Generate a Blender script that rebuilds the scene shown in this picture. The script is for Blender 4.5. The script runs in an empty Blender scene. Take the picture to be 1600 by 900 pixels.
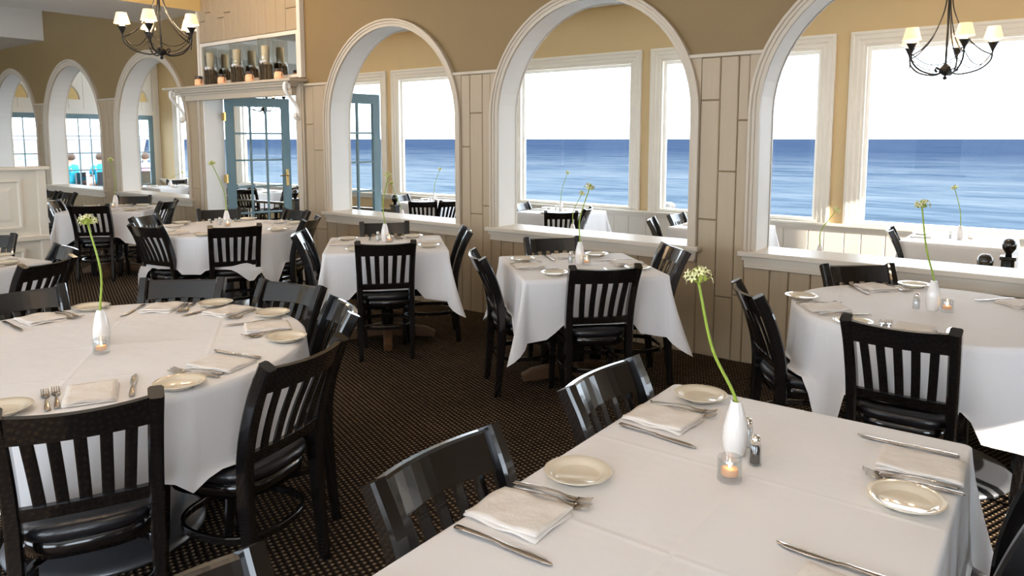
import bpy, bmesh, math, random
from mathutils import Vector, Matrix
random.seed(7)
PI = math.pi
S = bpy.context.scene
COL = S.collection

# ------------------------------------------------------------------ camera
H = 1.55
cam_d = bpy.data.cameras.new('camera'); cam = bpy.data.objects.new('camera', cam_d); COL.objects.link(cam)
cam.location = (0, 0, H)
cam.rotation_euler = (math.radians(90 - 6.158), 0, math.radians(38.065))
cam_d.sensor_width = 36; cam_d.lens = 25.875; cam_d.shift_y = -0.0681
cam_d.clip_start = .05; cam_d.clip_end = 20000
S.camera = cam

# ------------------------------------------------------------------ sky, sun, exposure
w = bpy.data.worlds.new('sky'); S.world = w; w.use_nodes = True
bg = w.node_tree.nodes['Background']
bg.inputs[0].default_value = (.79, .89, 1.0, 1); bg.inputs[1].default_value = 3.2
sun_d = bpy.data.lights.new('sun', 'SUN'); sun = bpy.data.objects.new('sun', sun_d); COL.objects.link(sun)
sun_d.energy = 6; sun_d.angle = .01; sun_d.color = (1, .93, .82)
sun.rotation_euler = Vector((-.8, .2, -.25)).to_track_quat('-Z', 'Y').to_euler()
vs = S.view_settings
vs.view_transform = 'Standard'; vs.look = 'None'; vs.gamma = 1; vs.use_curve_mapping = False
vs.exposure = 1.2
S.cycles.max_bounces = 8; S.cycles.diffuse_bounces = 5; S.cycles.transparent_max_bounces = 16
S.cycles.caustics_reflective = False; S.cycles.caustics_refractive = False
S.cycles.sample_clamp_indirect = 4

# ------------------------------------------------------------------ materials
MATS = {}
def mat(name, col, rough=.5, metal=0, noise=0, nscale=8, bump=0, bscale=40, spec=.5, coat=0, col2=None, stretch=None, sheen=0, emit=None, estr=0):
    m = bpy.data.materials.new(name); m.use_nodes = True; nt = m.node_tree
    b = nt.nodes['Principled BSDF']
    b.inputs['Base Color'].default_value = (*col, 1); b.inputs['Roughness'].default_value = rough
    b.inputs['Metallic'].default_value = metal; b.inputs['Specular IOR Level'].default_value = spec
    b.inputs['Coat Weight'].default_value = coat
    if emit: b.inputs['Emission Color'].default_value = (*emit, 1); b.inputs['Emission Strength'].default_value = estr
    if noise or bump:
        tc = nt.nodes.new('ShaderNodeTexCoord'); mp = nt.nodes.new('ShaderNodeMapping')
        if stretch: mp.inputs['Scale'].default_value = stretch
        nt.links.new(tc.outputs['Object'], mp.inputs[0])
    if noise:
        n = nt.nodes.new('ShaderNodeTexNoise'); n.inputs['Scale'].default_value = nscale; n.inputs['Detail'].default_value = 4
        r = nt.nodes.new('ShaderNodeMix'); r.data_type = 'RGBA'
        c2 = col2 or tuple(c * (1 - noise) for c in col)
        r.inputs[6].default_value = (*col, 1); r.inputs[7].default_value = (*c2, 1)
        nt.links.new(mp.outputs[0], n.inputs[0]); nt.links.new(n.outputs[0], r.inputs[0]); nt.links.new(r.outputs[2], b.inputs['Base Color'])
    if bump:
        n2 = nt.nodes.new('ShaderNodeTexNoise'); n2.inputs['Scale'].default_value = bscale; n2.inputs['Detail'].default_value = 3
        bp = nt.nodes.new('ShaderNodeBump'); bp.inputs['Strength'].default_value = bump; bp.inputs['Distance'].default_value = .02
        nt.links.new(mp.outputs[0], n2.inputs[0]); nt.links.new(n2.outputs[0], bp.inputs['Height']); nt.links.new(bp.outputs[0], b.inputs['Normal'])
    MATS[name] = m
    return m
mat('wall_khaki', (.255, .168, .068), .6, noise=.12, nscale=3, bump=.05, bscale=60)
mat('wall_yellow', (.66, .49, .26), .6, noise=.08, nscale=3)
mat('board', (.45, .345, .222), .42, noise=.1, nscale=5, stretch=(8, 8, .6))
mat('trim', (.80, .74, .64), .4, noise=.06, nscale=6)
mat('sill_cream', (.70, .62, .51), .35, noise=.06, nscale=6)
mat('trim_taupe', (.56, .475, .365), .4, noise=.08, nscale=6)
mat('lining', (.92, .90, .86), .5, noise=.05, nscale=4)
mat('white_board', (.85, .80, .72), .5, noise=.06, nscale=5, stretch=(8, 8, .6))
mat('ceiling_white', (.80, .77, .72), .7, noise=.06, nscale=2)
mat('soffit_yellow', (.80, .58, .25), .6, noise=.1, nscale=2)
mat('partition', (.80, .74, .63), .45, noise=.05, nscale=5)
mat('black_wood', (.010, .009, .010), .16, noise=.4, nscale=6, spec=.6, coat=.5, stretch=(4, 4, 1))
mat('vinyl', (.012, .012, .015), .28, bump=.08, bscale=90, spec=.6)
def cloth_mat():
    m = mat('cloth', (.86, .845, .85), .75, noise=.04, nscale=3)
    nt = m.node_tree; N = nt.nodes.new; L = nt.links.new; b = nt.nodes['Principled BSDF']
    tc = N('ShaderNodeTexCoord'); sp = N('ShaderNodeSeparateXYZ'); L(tc.outputs['Object'], sp.inputs[0])
    hs = []
    for k in (0, 1):       # laundered fold lines, a square grid across the cloth
        pp = N('ShaderNodeMath'); pp.operation = 'PINGPONG'; pp.inputs[1].default_value = .21; L(sp.outputs[k], pp.inputs[0])
        mr = N('ShaderNodeMapRange'); mr.inputs[1].default_value = 0; mr.inputs[2].default_value = .012; mr.inputs[3].default_value = 1; mr.inputs[4].default_value = 0; L(pp.outputs[0], mr.inputs[0]); hs.append(mr.outputs[0])
    ad = N('ShaderNodeMath'); ad.operation = 'MAXIMUM'; L(hs[0], ad.inputs[0]); L(hs[1], ad.inputs[1])
    nz = N('ShaderNodeTexNoise'); nz.inputs['Scale'].default_value = 4.5; nz.inputs['Detail'].default_value = 3; L(tc.outputs['Object'], nz.inputs[0])
    ma = N('ShaderNodeMath'); ma.operation = 'MULTIPLY_ADD'; ma.inputs[1].default_value = .10; L(ad.outputs[0], ma.inputs[0]); L(nz.outputs[0], ma.inputs[2])
    bp = N('ShaderNodeBump'); bp.inputs['Strength'].default_value = .5; bp.inputs['Distance'].default_value = .02; L(ma.outputs[0], bp.inputs['Height']); L(bp.outputs[0], b.inputs['Normal'])
cloth_mat()
mat('napkin', (.82, .76, .70), .8, noise=.05, nscale=20, bump=.25, bscale=30)
mat('plate', (.78, .70, .56), .12, spec=.6, coat=.6, noise=.04, nscale=20)
mat('steel', (.50, .44, .38), .2, metal=1, noise=.15, nscale=30)
mat('chrome', (.8, .75, .68), .12, metal=1, noise=.05, nscale=30)
mat('ceramic', (.82, .79, .76), .12, coat=.5, noise=.03, nscale=10)
mat('stem', (.33, .46, .05), .45, noise=.25, nscale=12, stretch=(1, 1, .3))
mat('bud', (.42, .50, .07), .5, noise=.3, nscale=60)
mat('petal', (.85, .83, .45), .5, noise=.15, nscale=60)
mat('floret_eye', (.03, .03, .01), .4, noise=.3, nscale=60)
mat('wax', (.85, .74, .52), .5, noise=.08, nscale=10)
mat('wax_lit', (.9, .5, .28), .5, noise=.1, nscale=20, emit=(1, .45, .2), estr=.14)
mat('flame', (1, .7, .3), .5, noise=.1, nscale=20, emit=(1, .62, .25), estr=14)
mat('bark', (.10, .065, .035), .8, noise=.5, nscale=20, bump=.6, bscale=40)
mat('pebble', (.55, .42, .28), .8, noise=.4, nscale=60)
mat('jar_dark', (.05, .03, .02), .4, noise=.3, nscale=30)
mat('pepper_fill', (.035, .025, .02), .7, noise=.6, nscale=300)
mat('salt_fill', (.82, .80, .78), .8, noise=.05, nscale=300)
mat('iron', (.012, .010, .009), .45, metal=.3, noise=.3, nscale=20)
mat('shade', (.90, .70, .45), .8, noise=.06, nscale=20, emit=(1, .60, .28), estr=.55)
mat('bulb', (1, .8, .5), .5, noise=.05, nscale=20, emit=(1, .72, .4), estr=5)
mat('teal', (.10, .19, .23), .4, noise=.35, nscale=3, col2=(.20, .30, .34), stretch=(3, 3, .7))
mat('brass', (.75, .52, .2), .25, metal=1, noise=.1, nscale=30)
mat('foot_wood', (.16, .085, .04), .4, noise=.4, nscale=6, stretch=(1, 8, 8))
mat('steel_dull', (.32, .33, .36), .35, metal=.8, noise=.2, nscale=8)
mat('umbrella', (.11, .17, .20), .7, noise=.1, nscale=4)
mat('turquoise', (.02, .42, .58), .7, noise=.2, nscale=6)
mat('pink_cloth', (.70, .35, .42), .7, noise=.2, nscale=6)
mat('skin', (.62, .36, .25), .5, noise=.12, nscale=14)
mat('hair', (.10, .055, .03), .6, noise=.3, nscale=30)
mat('terrace', (.22, .20, .19), .8, noise=.2, nscale=2)
mat('sand', (.145, .115, .11), .9, noise=.3, nscale=.3)
mat('foam', (.9, .92, .94), .8, noise=.1, nscale=2)
mat('rock', (.17, .16, .15), .85, noise=.4, nscale=3, bump=.6, bscale=3)

def glass_mat(name, tint, fac, rough=.0):
    m = bpy.data.materials.new(name); m.use_nodes = True; nt = m.node_tree; nt.nodes.clear()
    o = nt.nodes.new('ShaderNodeOutputMaterial'); mx = nt.nodes.new('ShaderNodeMixShader')
    t = nt.nodes.new('ShaderNodeBsdfTransparent'); g = nt.nodes.new('ShaderNodeBsdfGlossy')
    t.inputs[0].default_value = (*tint, 1); g.inputs['Roughness'].default_value = rough
    n = nt.nodes.new('ShaderNodeTexNoise'); n.inputs['Scale'].default_value = 1.5
    mr = nt.nodes.new('ShaderNodeMapRange'); mr.inputs[3].default_value = fac * .8; mr.inputs[4].default_value = fac * 1.2
    nt.links.new(n.outputs[0], mr.inputs[0]); nt.links.new(mr.outputs[0], mx.inputs[0])
    nt.links.new(t.outputs[0], mx.inputs[1]); nt.links.new(g.outputs[0], mx.inputs[2]); nt.links.new(mx.outputs[0], o.inputs[0])
    MATS[name] = m
glass_mat('pane_glass', (.97, .98, .98), .003)
glass_mat('cup_glass', (.91, .925, .925), .14)
glass_mat('cyl_glass', (.93, .94, .93), .10)

def mirror_mat():
    m = mat('mirror', (.85, .86, .82), .03, metal=1, noise=.03, nscale=1)
mirror_mat()

def carpet_mat():
    m = bpy.data.materials.new('carpet'); m.use_nodes = True; nt = m.node_tree; b = nt.nodes['Principled BSDF']
    N = nt.nodes.new; L = nt.links.new
    tc = N('ShaderNodeTexCoord'); mp = N('ShaderNodeMapping'); mp.inputs['Rotation'].default_value = (0, 0, math.radians(20))
    L(tc.outputs['Object'], mp.inputs[0])
    nz = N('ShaderNodeTexNoise'); nz.inputs['Scale'].default_value = 60; nz.inputs['Detail'].default_value = 2
    L(mp.outputs[0], nz.inputs[0])
    mxv = N('ShaderNodeMix'); mxv.data_type = 'VECTOR'; mxv.inputs[0].default_value = .006
    L(mp.outputs[0], mxv.inputs[4]); L(nz.outputs[1], mxv.inputs[5])
    sp = N('ShaderNodeSeparateXYZ'); L(mxv.outputs[1], sp.inputs[0])
    def sn(src, k):
        a = N('ShaderNodeMath'); a.operation = 'MULTIPLY'; a.inputs[1].default_value = k; L(src, a.inputs[0])
        s = N('ShaderNodeMath'); s.operation = 'SINE'; L(a.outputs[0], s.inputs[0]); return s.outputs[0]
    k = 2 * PI / .026
    pr = N('ShaderNodeMath'); pr.operation = 'ADD'; L(sn(sp.outputs[0], k), pr.inputs[0]); L(sn(sp.outputs[1], k), pr.inputs[1])
    mr = N('ShaderNodeMapRange'); mr.inputs[1].default_value = .35; mr.inputs[2].default_value = 1.7; L(pr.outputs[0], mr.inputs[0])
    big = N('ShaderNodeTexNoise'); big.inputs['Scale'].default_value = 2.5; L(mp.outputs[0], big.inputs[0])
    mm = N('ShaderNodeMath'); mm.operation = 'MULTIPLY'; L(mr.outputs[0], mm.inputs[0]); L(nz.outputs[0], mm.inputs[1])
    m2 = N('ShaderNodeMath'); m2.operation = 'MULTIPLY'; m2.inputs[1].default_value = 1.7; m2.use_clamp = True; L(mm.outputs[0], m2.inputs[0])
    cr = N('ShaderNodeMix'); cr.data_type = 'RGBA'; cr.inputs[6].default_value = (.030, .018, .012, 1); cr.inputs[7].default_value = (.55, .38, .22, 1)
    L(m2.outputs[0], cr.inputs[0])
    c2 = N('ShaderNodeMix'); c2.data_type = 'RGBA'; c2.blend_type = 'MULTIPLY'; c2.inputs[0].default_value = .5
    L(cr.outputs[2], c2.inputs[6]); L(big.outputs[0], c2.inputs[7]); L(c2.outputs[2], b.inputs['Base Color'])
    bp = N('ShaderNodeBump'); bp.inputs['Strength'].default_value = .8; bp.inputs['Distance'].default_value = .01
    L(pr.outputs[0], bp.inputs['Height']); L(bp.outputs[0], b.inputs['Normal'])
    b.inputs['Roughness'].default_value = .95; b.inputs['Specular IOR Level'].default_value = .1
    MATS['carpet'] = m
carpet_mat()

def sea_mat():
    m = bpy.data.materials.new('sea'); m.use_nodes = True; nt = m.node_tree; b = nt.nodes['Principled BSDF']
    N = nt.nodes.new; L = nt.links.new
    ge = N('ShaderNodeNewGeometry')
    def waves(sc, rot, detail):
        mp = N('ShaderNodeMapping'); mp.inputs['Rotation'].default_value = (0, 0, math.radians(rot)); mp.inputs['Scale'].default_value = sc
        n = N('ShaderNodeTexNoise'); n.inputs['Scale'].default_value = 1; n.inputs['Detail'].default_value = detail; n.inputs['Roughness'].default_value = .72
        L(ge.outputs['Position'], mp.inputs[0]); L(mp.outputs[0], n.inputs[0]); return n.outputs[0]
    a, c_ = waves((.10, .30, 1), -36, 8), waves((.012, .05, 1), -34, 5)
    mixn = N('ShaderNodeMath'); mixn.operation = 'MULTIPLY_ADD'; mixn.inputs[1].default_value = .55; L(c_, mixn.inputs[0])
    hb = N('ShaderNodeMath'); hb.operation = 'MULTIPLY'; hb.inputs[1].default_value = .55; L(a, hb.inputs[0]); L(hb.outputs[0], mixn.inputs[2])
    sp = N('ShaderNodeSeparateXYZ'); L(ge.outputs['Position'], sp.inputs[0])
    # the water is shallower and paler towards the beach
    sh = N('ShaderNodeMapRange'); sh.inputs[1].default_value = 35; sh.inputs[2].default_value = 400; sh.inputs[3].default_value = 1; sh.inputs[4].default_value = 0
    L(sp.outputs[1], sh.inputs[0])
    pw = N('ShaderNodeMath'); pw.operation = 'POWER'; pw.inputs[1].default_value = 2.6; L(sh.outputs[0], pw.inputs[0])
    deep = N('ShaderNodeMix'); deep.data_type = 'RGBA'; deep.inputs[6].default_value = (.011, .023, .050, 1); deep.inputs[7].default_value = (.058, .082, .108, 1)
    L(pw.outputs[0], deep.inputs[0])
    rp = N('ShaderNodeMapRange'); rp.inputs[1].default_value = .47; rp.inputs[2].default_value = .72; L(mixn.outputs[0], rp.inputs[0])
    mu = N('ShaderNodeMath'); mu.operation = 'MULTIPLY_ADD'; mu.inputs[1].default_value = .65; mu.inputs[2].default_value = .22
    L(pw.outputs[0], mu.inputs[0])
    fm = N('ShaderNodeMath'); fm.operation = 'MULTIPLY'; L(rp.outputs[0], fm.inputs[0]); L(mu.outputs[0], fm.inputs[1])
    c = N('ShaderNodeMix'); c.data_type = 'RGBA'; c.inputs[7].default_value = (.15, .165, .175, 1)
    L(fm.outputs[0], c.inputs[0]); L(deep.outputs[2], c.inputs[6])
    tr = N('ShaderNodeMapRange'); tr.inputs[1].default_value = .36; tr.inputs[2].default_value = .50; tr.inputs[3].default_value = .62; tr.inputs[4].default_value = 1; L(mixn.outputs[0], tr.inputs[0])
    d = N('ShaderNodeMix'); d.data_type = 'RGBA'; d.blend_type = 'MULTIPLY'; d.inputs[0].default_value = 1; L(c.outputs[2], d.inputs[6]); L(tr.outputs[0], d.inputs[7])
    L(d.outputs[2], b.inputs['Base Color'])
    b.inputs['Roughness'].default_value = .6; b.inputs['Specular IOR Level'].default_value = 0
    MATS['sea'] = m
sea_mat()

# ------------------------------------------------------------------ helpers
def obj(name, bm, m=None, parent=None, smooth=False, loc=None):
    me = bpy.data.meshes.new(name)
    bmesh.ops.recalc_face_normals(bm, faces=bm.faces)
    bm.to_mesh(me); bm.free()
    if m: me.materials.append(MATS[m])
    if smooth:
        me.polygons.foreach_set('use_smooth', [True] * len(me.polygons))
    return link(name, me, parent, loc)
def link(name, me, parent=None, loc=None, rz=0):
    o = bpy.data.objects.new(name, me); COL.objects.link(o)
    if parent: o.parent = parent
    if loc is not None: o.location = loc
    if rz: o.rotation_euler = (0, 0, rz)
    return o
def tag(o, label, cat, group=None):
    o['label'] = label; o['category'] = cat
    if group: o['group'] = group
    return o
def struct(o, label=None, cat=None):
    o['kind'] = 'structure'
    if label: o['label'] = label
    if cat: o['category'] = cat
    return o
def empty(name, loc=(0, 0, 0), rz=0):
    o = bpy.data.objects.new(name, None); COL.objects.link(o); o.location = loc; o.rotation_euler = (0, 0, rz)
    o.empty_display_size = .05
    return o
def box(bm, x0, x1, y0, y1, z0, z1, bev=0):
    vs_ = [bm.verts.new(p) for p in ((x0, y0, z0), (x1, y0, z0), (x1, y1, z0), (x0, y1, z0), (x0, y0, z1), (x1, y0, z1), (x1, y1, z1), (x0, y1, z1))]
    fs = [bm.faces.new([vs_[i] for i in f]) for f in ((3, 2, 1, 0), (4, 5, 6, 7), (0, 1, 5, 4), (1, 2, 6, 5), (2, 3, 7, 6), (3, 0, 4, 7))]
    if bev:
        es = {e for f in fs for e in f.edges}
        bmesh.ops.bevel(bm, geom=list(es), offset=bev, segments=2, affect='EDGES', profile=.5)
def boxo(name, x0, x1, y0, y1, z0, z1, m, parent=None, bev=0):
    bm = bmesh.new(); box(bm, x0, x1, y0, y1, z0, z1, bev); return obj(name, bm, m, parent)
def rings(bm, rs, cap0=True, cap1=True, closed=True):
    """rs: list of equally long point loops, skinned together"""
    L = [[bm.verts.new(p) for p in r] for r in rs]; n = len(L[0])
    for a, b in zip(L, L[1:]):
        for i in range(n if closed else n - 1):
            j = (i + 1) % n
            try: bm.faces.new((a[i], a[j], b[j], b[i]))
            except ValueError: pass
    if closed and cap0: bm.faces.new(L[0][::-1])
    if closed and cap1: bm.faces.new(L[-1])
    return L
def lathe(bm, prof, n=20, c=(0, 0, 0), cap0=True, cap1=True):
    rings(bm, [[(c[0] + r * math.cos(2 * PI * i / n), c[1] + r * math.sin(2 * PI * i / n), c[2] + z) for i in range(n)] for r, z in prof], cap0, cap1)
def spline(P, k=6):
    P = [Vector(p) for p in P]; Q = [P[0] * 2 - P[1]] + P + [P[-1] * 2 - P[-2]]; out = []
    for i in range(1, len(Q) - 2):
        a, b, c, d = Q[i - 1:i + 3]
        for s in range(k):
            t = s / k
            out.append(.5 * ((2 * b) + (c - a) * t + (2 * a - 5 * b + 4 * c - d) * t * t + (3 * b - a - 3 * c + d) * t ** 3))
    out.append(P[-1]); return out
def tube(bm, pts, r, n=8, rect=None, up=None):
    """sweep a circle (radius r or list) or a rectangle (rect=(w,h)) along pts"""
    pts = [Vector(p) for p in pts]; R = []; prev = Vector(up) if up else None
    for i, p in enumerate(pts):
        t = (pts[min(i + 1, len(pts) - 1)] - pts[max(i - 1, 0)]).normalized()
        if prev is None: prev = Vector((0, 0, 1)) if abs(t.z) < .9 else Vector((1, 0, 0))
        s = t.cross(prev).normalized(); u = s.cross(t).normalized()
        if not up: prev = u
        if rect:
            rw, rh = rect[i] if isinstance(rect, list) else rect
            R.append([p + s * a * rw / 2 + u * b * rh / 2 for a, b in ((-1, -.7), (-.7, -1), (.7, -1), (1, -.7), (1, .7), (.7, 1), (-.7, 1), (-1, .7))])
        else:
            rr = r[i] if isinstance(r, list) else r
            R.append([p + (s * math.cos(2 * PI * k / n) + u * math.sin(2 * PI * k / n)) * rr for k in range(n)])
    rings(bm, R)
def prism(bm, poly, y0, y1, chamfer=0):
    """poly in (x,z), front at y0 (towards the room)"""
    cx = sum(p[0] for p in poly) / len(poly); cz = sum(p[1] for p in poly) / len(poly)
    back = [(x, y1, z) for x, z in poly]
    if chamfer:
        mid = [(x, y0 + chamfer, z) for x, z in poly]
        fr = [(x + (chamfer if x < cx else -chamfer), y0, z + (chamfer if z < cz else -chamfer)) for x, z in poly]
        rings(bm, [back, mid, fr])
    else:
        rings(bm, [back, [(x, y0, z) for x, z in poly]])
def cam_xy(p):
    """offset of a ground point to the right of and ahead of the viewpoint (used to word the labels)"""
    a = math.radians(38.065)
    return (p[0] * math.cos(a) + p[1] * math.sin(a), -p[0] * math.sin(a) + p[1] * math.cos(a))

# ------------------------------------------------------------------ the room
Y0, TH = 4.93, .24            # arcade wall face and thickness
YF, ZV = 9.30, -.18           # sea wall and the lower floor of the veranda
XL, XR, YB, ZC, ZVC = -18.62, 2.6, -4.6, 3.62, 3.43
SILL, LEDGE = .79, 2.125
# centre, inner radius, casing width, spring height, what
ARCH = [(-15.05, .98, .10, 1.70), (-12.62, .98, .10, 1.70), (-10.10, .95, .10, 1.69), (-5.38, .89, .07, 1.73), (-3.125, .885, .07, 1.735), (-.87, .885, .07, 1.735), (1.385, .885, .07, 1.735)]
DOOR = (-8.74, -6.80, 2.13)

bm = bmesh.new(); box(bm, XL - .2, XR, YB, Y0 + TH, -.35, 0)
struct(obj('floor', bm, 'carpet'), 'dark brown carpet with a tan woven dot grid', 'floor')
bm = bmesh.new(); box(bm, XL - .2, XR, Y0 + TH, YF + .15, -.40, ZV)
struct(obj('floor_veranda', bm, 'carpet'), 'lower carpeted floor of the sea-side veranda', 'floor')
bm = bmesh.new(); box(bm, XL - .2, XR + .2, YB - .2, Y0 + TH, ZC, ZC + .15)
ceil = struct(obj('ceiling', bm, 'ceiling_white'), 'off-white ceiling of the dining room', 'ceiling')
bm = bmesh.new(); box(bm, -10.10, -8.65, YB, Y0, 3.09, ZC)
sf = obj('soffit', bm, 'ceiling_white', ceil); sf.data.materials.append(MATS['soffit_yellow'])
for p in sf.data.polygons:
    if p.normal.x > .9: p.material_index = 1
boxo('soffit', -16.5, -13.55, YB, Y0, 3.14, ZC, 'ceiling_white', ceil)
bm = bmesh.new(); box(bm, XL - .2, XR + .2, Y0 + TH, YF + .15, ZVC, ZVC + .15)
struct(obj('ceiling_veranda', bm, 'ceiling_white'), 'white ceiling of the veranda', 'ceiling')

# arcade wall -------------------------------------------------------------
NA = 28
def arcade():
    bm = bmesh.new(); y0, y1 = Y0, Y0 + TH
    def q(x0, x1, z0a, z0b, z1):
        """front and back faces of a strip whose foot runs from z0a to z0b"""
        for y in (y0, y1):
            bm.faces.new([bm.verts.new(p) for p in ((x0, y, z0a), (x1, y, z0b), (x1, y, z1), (x0, y, z1))])
    x = XL
    ev = sorted([(c - r, c + r, 'a', (c, r, s)) for c, r, cw, s in ARCH] + [(DOOR[0], DOOR[1], 'd', None)])
    for xa, xb, k, d in ev:
        q(x, xa, ZV, ZV, ZC)
        if k == 'd': q(xa, xb, DOOR[2], DOOR[2], ZC)
        else:
            c, r, s = d
            q(xa, xb, ZV, ZV, SILL - .02)
            pts = [(c - r * math.cos(PI * i / NA), s + r * math.sin(PI * i / NA)) for i in range(NA + 1)]
            for (ax, az), (bx, bz) in zip(pts, pts[1:]): q(ax, bx, az, bz, ZC)
        x = xb
    q(x, XR, ZV, ZV, ZC)
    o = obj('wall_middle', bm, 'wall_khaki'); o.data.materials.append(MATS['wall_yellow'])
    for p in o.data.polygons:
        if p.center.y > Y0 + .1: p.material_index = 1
    return o
WM = struct(arcade(), 'khaki arcade wall with round arches and panelled piers', 'wall')

def arch_path(c, r, s, z0, n=NA):
    """points and outward directions along jamb, arch, jamb"""
    P = [((c - r, z0), (-1, 0)), ((c - r, s), (-1, 0))]
    P += [((c - r * math.cos(PI * i / n), s + r * math.sin(PI * i / n)), (-math.cos(PI * i / n), math.sin(PI * i / n))) for i in range(1, n)]
    P += [((c + r, s), (1, 0)), ((c + r, z0), (1, 0))]
    return P
for c, r, cw, s in ARCH:
    # lining of the opening
    bm = bmesh.new(); P = arch_path(c, r, s, SILL)
    rings(bm, [[(p[0] + d[0] * o, y, p[1] + d[1] * o) for (p, d) in P for _ in (0,)] for o, y in ((0, Y0 - .004), (0, Y0 + TH + .004), (.012, Y0 + TH + .004))], closed=False)
    obj('arch_lining', bm, 'lining', WM, smooth=False)
    # moulded casing, room side and veranda side
    prof = [(-.004, 0), (-.004, .022), (cw * .30, .026), (cw * .36, .034), (cw * .62, .034), (cw * .70, .046), (cw * .95, .046), (cw, .036), (cw, 0)]
    for side in (0, 1):
        bm = bmesh.new()
        rings(bm, [[(p[0] + d[0] * o, (Y0 - y) if side == 0 else (Y0 + TH + y), p[1] + d[1] * o) for p, d in P] for o, y in prof], closed=False)
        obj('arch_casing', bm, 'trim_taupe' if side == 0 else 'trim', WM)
    # sill
    bm = bmesh.new(); e = r + cw
    box(bm, c - e - .03, c + e + .03, Y0 - .075, Y0 + TH + .05, SILL - .035, SILL, .006)
    box(bm, c - e - .005, c + e + .005, Y0 - .05, Y0, SILL - .062, SILL - .035)
    box(bm, c - e + .005, c + e - .005, Y0 - .034, Y0, SILL - .095, SILL - .062)
    box(bm, c - e + .01, c + e - .01, Y0 - .042, Y0, SILL - .112, SILL - .095)
    obj('arch_sill', bm, 'sill_cream', WM)
# panelling boards, each its own piece
def board(xa, xb, z0, z1, parent, y=Y0, m='board', th=.02):
    bm = bmesh.new(); prism(bm, [(xa + .002, z0 + .002), (xb - .002, z0 + .002), (xb - .002, z1 - .002), (xa + .002, z1 - .002)], y - th, y, .006)
    return obj('board', bm, m, parent)
def split_boards(xa, xb, z0, z1, parent, lo=.10, hi=.21, y=Y0, m='board', jmin=.55):
    x = xa; k = 0
    while x < xb - 1e-4:
        wd = random.uniform(lo, hi); xe = x + wd
        if xb - xe < lo * .7: xe = xb
        z = z0; first = True
        while z < z1 - 1e-4:
            ln = random.uniform(.35, 1.0) if first else random.uniform(.8, 1.5)
            ze = z + ln
            if z1 - ze < .25: ze = z1
            if (z1 - z0) < jmin: ze = z1 if random.random() > .25 else max(z + .2, min(z1 - .15, ze))
            board(x, xe, z, min(ze, z1), parent, y, m); z = ze; first = False
        x = xe
pier = [(DOOR[1] + .14, ARCH[3][0] - .96), (ARCH[3][0] + .96, ARCH[4][0] - .955), (ARCH[4][0] + .955, ARCH[5][0] - .955), (ARCH[5][0] + .955, ARCH[6][0] - .955)]
pier_l = [(ARCH[0][0] + 1.08, ARCH[1][0] - 1.08), (ARCH[1][0] + 1.08, ARCH[2][0] - 1.05), (ARCH[2][0] + 1.05, DOOR[0] - .14)]
for xa, xb in pier + pier_l:
    split_boards(xa, xb, 0, LEDGE - .015, WM, .10, .20)
    boxo('ledge', xa - .30 if xa > DOOR[1] + .2 or xa < DOOR[0] - 1 else xa, min(xb + .30, xb + .30) if xb < DOOR[0] - .2 or xb > DOOR[0] else xb, Y0 - .036, Y0, LEDGE - .018, LEDGE + .008, 'trim', WM, .004) if False else None
def curve_z(c, r, s, x):
    d = abs(x - c)
    return s + math.sqrt(max(0, r * r - d * d)) if d < r else s
def ledge_and_spandrels():
    """boards beside the arch heads up to the ledge, and the ledge itself"""
    for (c, r, cw, s) in ARCH:
        rm = r + cw * .55
        top = LEDGE - .015
        dmin = math.sqrt(max(0, rm * rm - (top - s) ** 2))      # where the curve meets the ledge
        for sg in (-1, 1):
            if c == ARCH[2][0] and sg == 1 and False: continue
            xs = [dmin, (dmin + r + cw) / 2, r + cw]
            for a, b in zip(xs, xs[1:]):
                n = 5; lowr = [(c + sg * (a + (b - a) * i / n), curve_z(c, rm, s, c + a + (b - a) * i / n)) for i in range(n + 1)]
                z_base = s if b >= rm else None
                poly = lowr + [(c + sg * b, top), (c + sg * a, top)]
                if sg < 0: poly = poly[::-1]
                bm = bmesh.new(); prism(bm, poly, Y0 - .018, Y0); obj('board', bm, 'board', WM)
    spans = []
    ed = []
    for (c, r, cw, s) in ARCH:
        rm = r + cw * .6; d = math.sqrt(max(0, rm * rm - (LEDGE - s) ** 2)); ed.append((c - d, c + d))
    for a, b in zip(ed, ed[1:]):
        if a[1] < DOOR[0] < b[0]: spans += [(a[1], DOOR[0] - .12), (DOOR[1] + .14, b[0])]
        else: spans.append((a[1], b[0]))
    for a, b in spans: boxo('ledge', a, b, Y0 - .036, Y0, LEDGE - .016, LEDGE + .01, 'trim_taupe', WM, .004)
ledge_and_spandrels()
for c, r, cw, s in ARCH:
    e = r + cw
    split_boards(c - e, c + e, 0, SILL - .112, WM, .11, .2)
boxo('baseboard_middle', XL, DOOR[0] - .13, Y0 - .024, Y0 - .019, 0, .012, 'trim', WM)

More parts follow.
